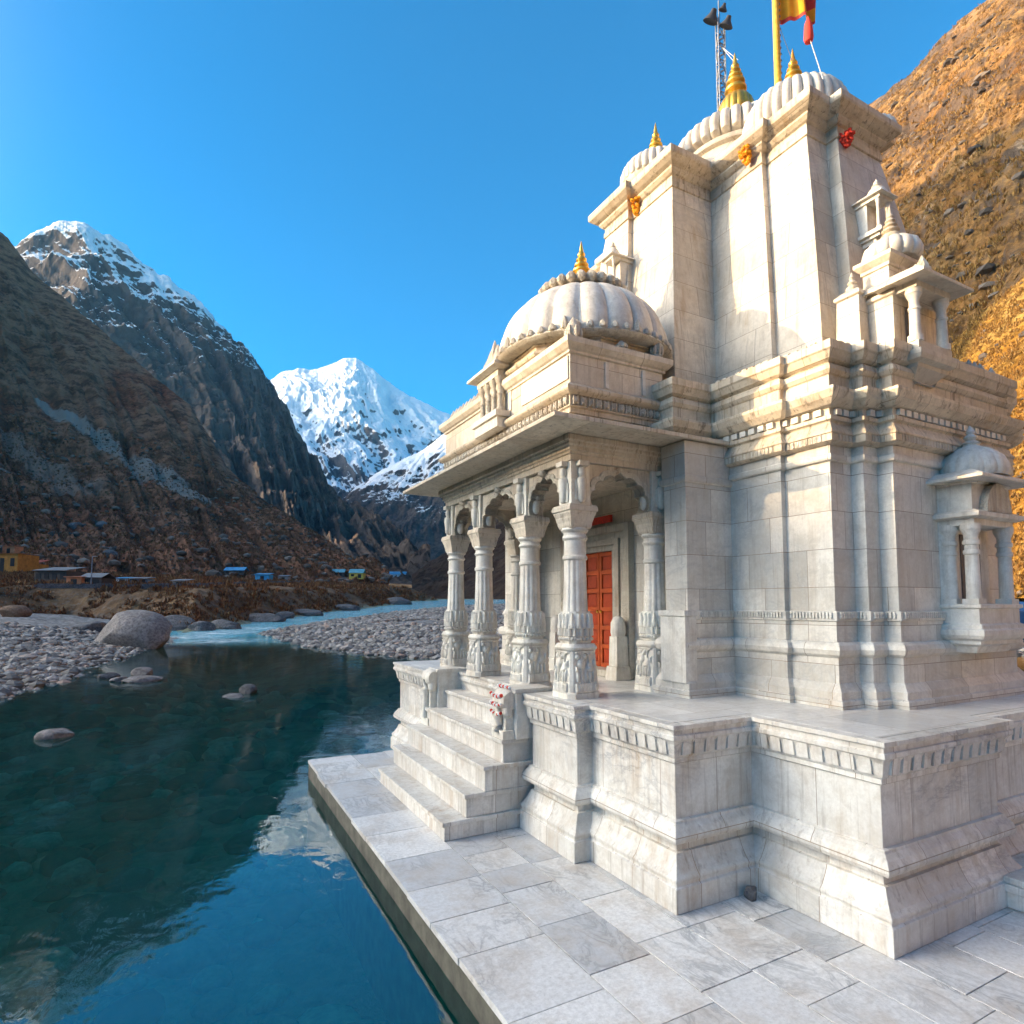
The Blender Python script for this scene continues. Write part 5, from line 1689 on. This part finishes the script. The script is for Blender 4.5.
# ---- flag on its pole
FD = 10.3
pb = at_dist(778, 84, FD); ptp = at_dist(776, -90, FD)
PXY = (pb[0], pb[1])
fl_ = empty('flagpole', (PXY[0], PXY[1], pb[2] - .9), 'tall yellow flagpole with a red and yellow temple flag above the spire', 'flagpole')
m = MB(); m.lathe(PXY[0], PXY[1], [(.055, pb[2] - .9), (.052, pb[2] + 1.0), (.046, ptp[2])], 14)
pole = m.build('pole', MAT['polegold'], fl_)
m = MB()
for k in range(16):
    z = pb[2] + .05 + k * .11
    m.lathe(PXY[0] + .045, PXY[1] - .03, [(.006, z), (.02, z + .015), (.02, z + .03), (.006, z + .045)], 7)
m.build('pole_step', MAT['steel'], pole)
# cloth: a pennant hanging slack from the pole, made as waved strips
zt, z0 = ptp[2] - .25, at_dist(778, 16, FD)[2]
def cloth(name, mat, a0, a1, parent):
    nu, nv = 34, 10; V = []
    Lf = 0.62
    for i in range(nu):
        u = i / (nu - 1)
        for j in range(nv):
            v = a0 + (a1 - a0) * j / (nv - 1)
            low = z0 + .03 * u - .05 * u * u; hi = zt - (zt - z0) * .50 * u
            z = low + (hi - low) * v
            wv = .10 * math.sin(u * 8.5 + v * 1.5) * u ** .6 + .04 * math.sin(u * 17 + 2 * v)
            p = np.array([PXY[0], PXY[1]]) + RH * (.05 + Lf * u) + FH * wv
            V.append((p[0], p[1], z))
    V = np.array(V); V2 = V + np.array([FH[0], FH[1], 0]) * .006
    mb = MB(); F = []
    N = nu * nv
    for i in range(nu - 1):
        for j in range(nv - 1):
            a = i * nv + j
            F += [(a, a + nv, a + nv + 1, a + 1), (N + a, N + a + 1, N + a + nv + 1, N + a + nv)]
    for i in range(nu - 1):
        for j in (0, nv - 1):
            a = i * nv + j; F.append((a, a + nv, N + a + nv, N + a))
    for j in range(nv - 1):
        for i in (0, nu - 1):
            a = i * nv + j; F.append((a, a + 1, N + a + 1, N + a))
    mb.add(np.concatenate([V, V2]), F, True)
    return mb.build(name, mat, parent)


flag = cloth('flag', MAT['flagyellow'], .0, .24, fl_)
cloth('red_field', MAT['flagred'], .242, 1.0, flag)
cloth('red_hem', MAT['flagred'], -.05, -.002, flag)
tp_ = at_dist(808, 20, FD); tq = at_dist(806, 44, FD)
m = MB(); m.lathe(tp_[0], tp_[1], [(.01, tp_[2] + .06), (.03, tp_[2]), (.06, tp_[2] - .08), (.075, tq[2] + .08), (.06, tq[2] + .02), (.01, tq[2])], 12)
m.build('tassel', MAT['flagred'], fl_)
re_ = at_dist(823, 79, 10.0)
m = MB(); m.tube([(tp_[0] + .02, tp_[1], tq[2] + .1), (re_[0], re_[1], re_[2])], .008, 6)
m.tube([(PXY[0], PXY[1], z0), tuple(at_dist(792, 60, 10.4))], .005, 6)
m.build('rope', MAT['rope'], fl_)

# ---- lattice lamp mast behind the temple
MD = 24.0
a = at_dist(717, 118, MD); b = at_dist(719, 22, MD)
mast = empty('lamp_mast', (b[0], b[1], 0.0), 'slim steel lattice mast with floodlights standing behind the temple', 'lamp mast')
m = MB(); hw = .16
tri = [(0, hw * 1.1), (-hw, -hw * .6), (hw, -hw * .6)]
zs_ = np.arange(.0, b[2], .34)
for (dx, dy) in tri:
    m.tube([(b[0] + dx, b[1] + dy, 0.0), (b[0] + dx, b[1] + dy, b[2])], .032, 6)
for k, z in enumerate(zs_[:-1]):
    for i in range(3):
        p, q = tri[i], tri[(i + 1) % 3]
        if k % 2: p, q = q, p
        m.tube([(b[0] + p[0], b[1] + p[1], z), (b[0] + q[0], b[1] + q[1], z + .34)], .02, 5)
        m.tube([(b[0] + p[0], b[1] + p[1], z), (b[0] + q[0], b[1] + q[1], z)], .016, 5)
m.build('lattice', MAT['steel'], mast)
m = MB(); m.box(b[0] - .2, b[0] + .2, b[1] - .2, b[1] + .2, -.1, .02)
m.build('footing', MAT['cornice'], mast)
for (x, y, s) in ((713, 14, 1.0), (728, 20, .85), (724, 6, .55)):
    c = at_dist(x, y, MD - .2)
    m = MB()
    m.lathe(0, 0, [(.10 * s, .16 * s), (.14 * s, .0), (.30 * s, -.22 * s), (.32 * s, -.26 * s), (.02, -.25 * s)], 16)
    v = m.v[0].copy()
    v = np.stack([v[:, 0], v[:, 1] * .8 - v[:, 2] * .5, v[:, 2] * .85 + v[:, 1] * .5], -1)
    m.v[0] = v + c
    m.build('floodlight', MAT['lampblack'], mast)
m = MB(); c0 = at_dist(712, 16, MD - .1); c1 = at_dist(730, 20, MD - .1)
m.tube([tuple(c0), (b[0], b[1], b[2] - .1), tuple(c1)], .04, 6)
m.tube([(b[0], b[1], b[2] - .2), (b[0], b[1], b[2] + .9)], .03, 6)
m.build('cross_arm', MAT['steel'], mast)
m = MB()
for (x, y) in ((741, 70), (738, 60)):
    e = at_dist(x, y + 260, 19.0)
    m.tube([(b[0] + .1, b[1], b[2] - 1.0), tuple(at_dist(x, y, 22.5))], .012, 5)
w0 = at_dist(725, 30, MD); w1 = at_dist(724, 118, MD)
m.tube([tuple(w0), (w1[0], w1[1], 0.0)], .014, 5)
m.build('cable', MAT['rope'], mast)

# ---- marigold bunches tied under the spire cornice
def bunch(px, py, dist, r, h, label, mat):
    c = at_dist(px, py, dist)
    m = MB(); v0, f0 = ico(1)
    for k in range(46):
        t = rng.random(); a = rng.random() * 6.283; q = r * (1 - .75 * t) * math.sqrt(rng.random())
        m.add(v0 * rng.uniform(.028, .042) + c + [q * math.cos(a), q * math.sin(a), .5 * h - h * t], [tuple(x) for x in f0], True)
    o = m.build('flower_garland', mat, None)
    return tag(o, label, 'garland', 'flower garlands under the spire cornice')


def surf_dist(px, py, objs):
    from mathutils.bvhtree import BVHTree
    best = None
    dg = bpy.context.evaluated_depsgraph_get()
    for o in objs:
        bv = BVHTree.FromObject(o, dg)
        mw = o.matrix_world.inverted()
        d = Vector(ray(px, py)).normalized()
        h = bv.ray_cast(mw @ Vector((0, 0, CAM_H)), mw.to_3x3() @ d)
        if h[0] is not None:
            p = o.matrix_world @ h[0]; q = math.hypot(p.x, p.y)
            best = q if best is None else min(best, q)
    return best


bpy.context.view_layer.update()
for (x, y, lb, mt, r, h) in ((746, 157, 'bunch of orange marigolds hanging under the middle of the spire cornice', 'marigold', .12, .26),
                             (636, 207, 'bunch of orange marigolds hanging on the left projection of the spire cornice', 'marigold', .13, .26),
                             (846, 139, 'bunch of red and orange flowers hanging at the right side of the spire cornice', 'redflower', .13, .24)):
    d = surf_dist(x, y, [tower, tc]) or 11.0
    bunch(x, y, d - .07, r, h, lb, MAT[mt])
# offerings on the newel
m = MB(); v0, f0 = ico(1); m2_ = MB()
for k in range(4):
    for j in range(7):
        y_ = 7.42 + j * .05 + rng.uniform(-.01, .01); z_ = 1.88 - k * .12 - .03 * math.sin(j * .52) + .02
        x_ = 3.90 if k == 0 else 3.775
        if k == 0: z_ = 1.875
        (m if (j + k) % 2 else m2_).add(v0 * rng.uniform(.022, .032) + [x_, y_, z_], [tuple(q) for q in f0], True)
of = m.build('flower_offering', MAT['redflower'], None)
tag(of, 'rows of small red and white flowers laid on the right newel of the stair', 'flowers')
m2_.build('white_flowers', MAT['white'], of)

# ================================================================== VILLAGE ON THE FAR BANK
bpy.context.view_layer.update()
from mathutils.bvhtree import BVHTree
_bv = []
for o in (ground, M1O, M5O, bpy.data.objects['snowy_mountain']):
    _bv.append(BVHTree.FromPolygons([v.co[:] for v in o.data.vertices], [p.vertices[:] for p in o.data.polygons]))


def land(px, py, fallback=95):
    d = Vector(ray(px, py)).normalized(); best = None
    for b_ in _bv:
        h = b_.ray_cast(Vector((0, 0, CAM_H)), d)
        if h[0] is not None and (best is None or h[3] < best[3]): best = h
    if best is None: return at_dist(px, py, fallback)
    return np.array(best[0])


_mc = {}
def flat(name, c, rough=.7):
    if name not in _mc: _mc[name] = plain(name, c, rough, .3, 1.2, 0, .01)
    return _mc[name]


def hut(px0, px1, ytop, ybot, label, wallc, roofc, kind='shed', depth=None, roofh=.28, group=None, windows=2, cat='hut'):
    """a small building standing where the photo shows it"""
    c = land((px0 + px1) / 2, ybot)
    d = math.hypot(c[0], c[1]); k = d / 606 / math.cos(math.atan(((px0 + px1) / 2 - 512) / 606))
    k = (c[:2] @ FH) / 606
    W = (px1 - px0) * k; Ht = (ybot - ytop) * k; D = depth or max(2.2, W * .7)
    ang = -YAW
    e = empty('hut', c, label, cat, group)
    e.rotation_euler = (0, 0, 0)
    ux = RH; uy = FH
    def loc(a, b_, z): return (c[0] + ux[0] * a + uy[0] * b_, c[1] + ux[1] * a + uy[1] * b_, c[2] + z)
    def bx(mb, a0, a1, b0, b1, z0, z1):
        v = [loc(a0, b0, z0), loc(a1, b0, z0), loc(a1, b1, z0), loc(a0, b1, z0), loc(a0, b0, z1), loc(a1, b0, z1), loc(a1, b1, z1), loc(a0, b1, z1)]
        mb.add(v, [(0, 3, 2, 1), (4, 5, 6, 7), (0, 1, 5, 4), (1, 2, 6, 5), (2, 3, 7, 6), (3, 0, 4, 7)])
    hw_ = Ht * (1 - roofh)
    m = MB(); bx(m, -W / 2, W / 2, 0, D, -.35, hw_)
    w_ = m.build('wall', flat(*wallc), e)
    m = MB(); o_ = .18
    if kind == 'gable':
        pts = [(-W / 2 - o_, -o_, hw_), (W / 2 + o_, -o_, hw_), (W / 2 + o_, D / 2, Ht), (-W / 2 - o_, D / 2, Ht), (-W / 2 - o_, D + o_, hw_), (W / 2 + o_, D + o_, hw_)]
        v = [loc(*p) for p in pts] + [loc(p[0], p[1], p[2] + .08) for p in pts]
        m.add(v, [(0, 1, 2, 3), (3, 2, 5, 4), (6, 9, 8, 7), (9, 10, 11, 8), (0, 6, 7, 1), (4, 5, 11, 10), (0, 3, 9, 6), (3, 4, 10, 9), (1, 7, 8, 2), (2, 8, 11, 5)])
    else:
        v = [loc(-W / 2 - o_, -o_ * 2, hw_), loc(W / 2 + o_, -o_ * 2, hw_), loc(W / 2 + o_, D + o_, Ht), loc(-W / 2 - o_, D + o_, Ht)]
        v += [(p[0], p[1], p[2] + .09) for p in v]
        m.add(v, [(0, 3, 2, 1), (4, 5, 6, 7), (0, 1, 5, 4), (1, 2, 6, 5), (2, 3, 7, 6), (3, 0, 4, 7)])
    m.build('roof', flat(*roofc), e)
    n = windows
    for j in range(n):
        a = -W / 2 + W * (j + .5) / n; ww = min(.45, W / n * .28)
        m = MB()
        if j == n // 2: bx(m, a - ww, a + ww, -.05, .05, 0, hw_ * .78); nm = 'door'
        else: bx(m, a - ww, a + ww, -.05, .05, hw_ * .35, hw_ * .78); nm = 'window'
        m.build(nm, flat('dark_opening', (.02, .02, .022)), e)
    return e


ORANGE = ('ochre_plaster', (.50, .20, .03)); REDR = ('red_sheet_roof', (.38, .06, .025)); PINK = ('salmon_plaster', (.55, .22, .10))
GREY = ('grey_sheet_roof', (.15, .16, .17)); STONE = ('dark_stone_wall', (.075, .06, .05)); BLUE = ('blue_sheet_roof', (.06, .28, .48)); TEAL = ('teal_sheet_roof', (.10, .30, .36))
WHITE = ('whitewash', (.62, .64, .66)); YEL = ('yellow_plaster', (.55, .42, .08)); WOOD = ('brown_boards', (.16, .085, .04))
hut(-14, 17, 552, 573, 'ochre two storey house, tallest of the village, at the left edge', ORANGE, ('ochre_roof', (.42, .17, .04)), 'shed', 6, .08, windows=3, cat='house')
hut(2, 14, 545, 556, 'salmon rooftop room above the ochre house', PINK, PINK, 'shed', 3, .1, windows=1, cat='room')
hut(15, 35, 559, 573, 'orange house with a bright red roof beside the ochre house', ORANGE, REDR, 'shed', 4, .35, windows=2, cat='house')
hut(34, 66, 566, 583, 'long low dark stone shack with grey roof right of the red roofed house', STONE, GREY, 'shed', 4, .28, windows=4)
hut(66, 81, 576, 586, 'small salmon coloured hut at the end of the dark shack', PINK, ('salmon_roof', (.5, .2, .1)), 'shed', 2.5, .12, windows=1)
hut(80, 101, 573, 585, 'low grey roofed shack behind the lamp post', STONE, GREY, 'gable', 3, .4, windows=2)
hut(116, 128, 577, 583, 'small white hut with blue trim, leftmost of the white ones', WHITE, BLUE, 'shed', 2, .25, windows=1)
hut(130, 147, 577, 583, 'low slate blue hut next to the small white hut', ('slate_blue_boards', (.12, .18, .25)), GREY, 'shed', 2, .3, windows=2)
hut(172, 186, 579, 586, 'pale rubble hut on the terrace above the dark ledge', ('pale_rubble', (.30, .29, .28)), GREY, 'shed', 2, .3, windows=1)
hut(224, 244, 567, 574, 'long blue roofed shed, highest on the terrace', STONE, BLUE, 'gable', 3, .5, windows=3)
hut(255, 269, 573, 581, 'bright blue hut in the middle of the terrace', ('bright_blue_paint', (.05, .33, .58)), BLUE, 'shed', 2.5, .2, windows=1)
hut(278, 288, 575, 580, 'small grey hut just right of the bright blue hut', ('pale_rubble', (.30, .29, .28)), GREY, 'shed', 2, .3, windows=1)
hut(331, 344, 569, 576, 'teal roofed hut near the tip of the bank', STONE, TEAL, 'gable', 3, .5, windows=2)
hut(349, 363, 569, 578, 'yellow walled hut with a teal roof at the tip of the bank', YEL, TEAL, 'gable', 3, .45, windows=2)
hut(380, 406, 571.5, 577.5, 'long pale building with blue roof far up the valley', WHITE, BLUE, 'gable', 5, .45, windows=4, cat='building')
# pole by the shack, and the dry stone wall along the terrace
c = land(91, 586); k = (c[:2] @ FH) / 606
m = MB(); m.lathe(c[0], c[1], [(.09, c[2] - .3), (.06, c[2] + 30 * k)], 8)
lp = m.build('lamp_post', MAT['steel'])
tag(lp, 'thin grey pole standing in front of the grey roofed shack', 'pole')
m = MB(); m.tube([(c[0], c[1], c[2] + 29.5 * k), (c[0] + RH[0] * .8, c[1] + RH[1] * .8, c[2] + 30 * k)], .04, 6)
m.build('lamp_arm', MAT['steel'], lp)
m = MB(); rr_ = random.Random(4); prev = None
for x in np.arange(36, 330, 1.6):
    c = land(x, 587.5 - 6 * max(0, (x - 180) / 150))
    if prev is not None and np.linalg.norm(c[:2] - prev) > 9: prev = c[:2]; continue
    s = rr_.uniform(.22, .42)
    m.box(c[0] - s, c[0] + s, c[1] - .3, c[1] + .3, c[2] - .5, c[2] + rr_.uniform(.35, .6), .06)
    prev = c[:2]
tag(m.build('dry_stone_wall', RM2), 'low dry stone wall along the edge of the village terrace', 'wall')
# rocks on the slope above
for k_, (x, y, w, lb) in enumerate(((74, 528, 2.6, 'dark crag on the brown slope, left of the pair above the huts'), (101, 527, 3.0, 'dark crag on the brown slope, right of the pair above the huts'),
                                   (108, 556, 2.0, 'grey rock outcrop between the crags and the white hut'))):
    c = land(x, y); Rv, Fv = RF(c[0], c[1])
    boulder('rock_outcrop', Rv, Fv + w * .35, w, w * .8, w * .75, R(10 * k_), RM2, lb, 'rock', None, 90 + k_, z=c[2], sink=.42, rough=.4)
# behind the temple on the right: blue tarpaulin shelter
c = at_dist(1026, 626, 21.0)
tz = ground_z(*RF(c[0], c[1]))
sh = empty('tarpaulin_shelter', (c[0], c[1], tz), 'blue tarpaulin shelter on posts at the right edge behind the temple', 'shelter')
m = MB(); Wt = 1.6
for (a, b_) in ((-Wt, -1), (Wt, -1), (-Wt, 1), (Wt, 1)):
    q = np.array([c[0], c[1]]) + RH * a + FH * b_
    m = MB(); m.lathe(q[0], q[1], [(.05, tz - .2), (.05, 3.1)], 8)
    m.build('post', flat('weathered_wood', (.20, .14, .09)), sh)
m = MB(); V = []
for i in range(13):
    for j in range(9):
        u, v = i / 12 * 2 - 1, j / 8 * 2 - 1
        q = np.array([c[0], c[1]]) + RH * u * 1.8 + FH * v * 1.2
        V.append((q[0], q[1], 3.1 - .25 * abs(v) - .12 * math.sin(u * 5) * v - .75 * max(0, abs(v) - .75) * 4))
V = np.array(V); F = [(i * 9 + j, (i + 1) * 9 + j, (i + 1) * 9 + j + 1, i * 9 + j + 1) for i in range(12) for j in range(8)]
m.add(V, F, True)
tb = m.build('tarpaulin', flat('blue_tarpaulin', (.03, .16, .34)), sh)
md = tb.modifiers.new('thickness', 'SOLIDIFY'); md.thickness = .012

# ================================================================== AIR
hz = NT('valley_haze')
hz.t.nodes.remove(hz.out); hz.out = hz.t.nodes.new('ShaderNodeOutputMaterial')
pv = hz.t.nodes.new('ShaderNodeVolumePrincipled')
pv.inputs['Color'].default_value = (.28, .62, 1.0, 1)
pv.inputs['Density'].default_value = 3.8e-5
pv.inputs['Anisotropy'].default_value = .0
hz.link(pv.outputs[0], hz.out.inputs['Volume'])
m = MB(); m.box(-1500, 6400, -900, 9800, -7.4, 2500)
tag(m.build('haze', hz.m), kind='stuff')
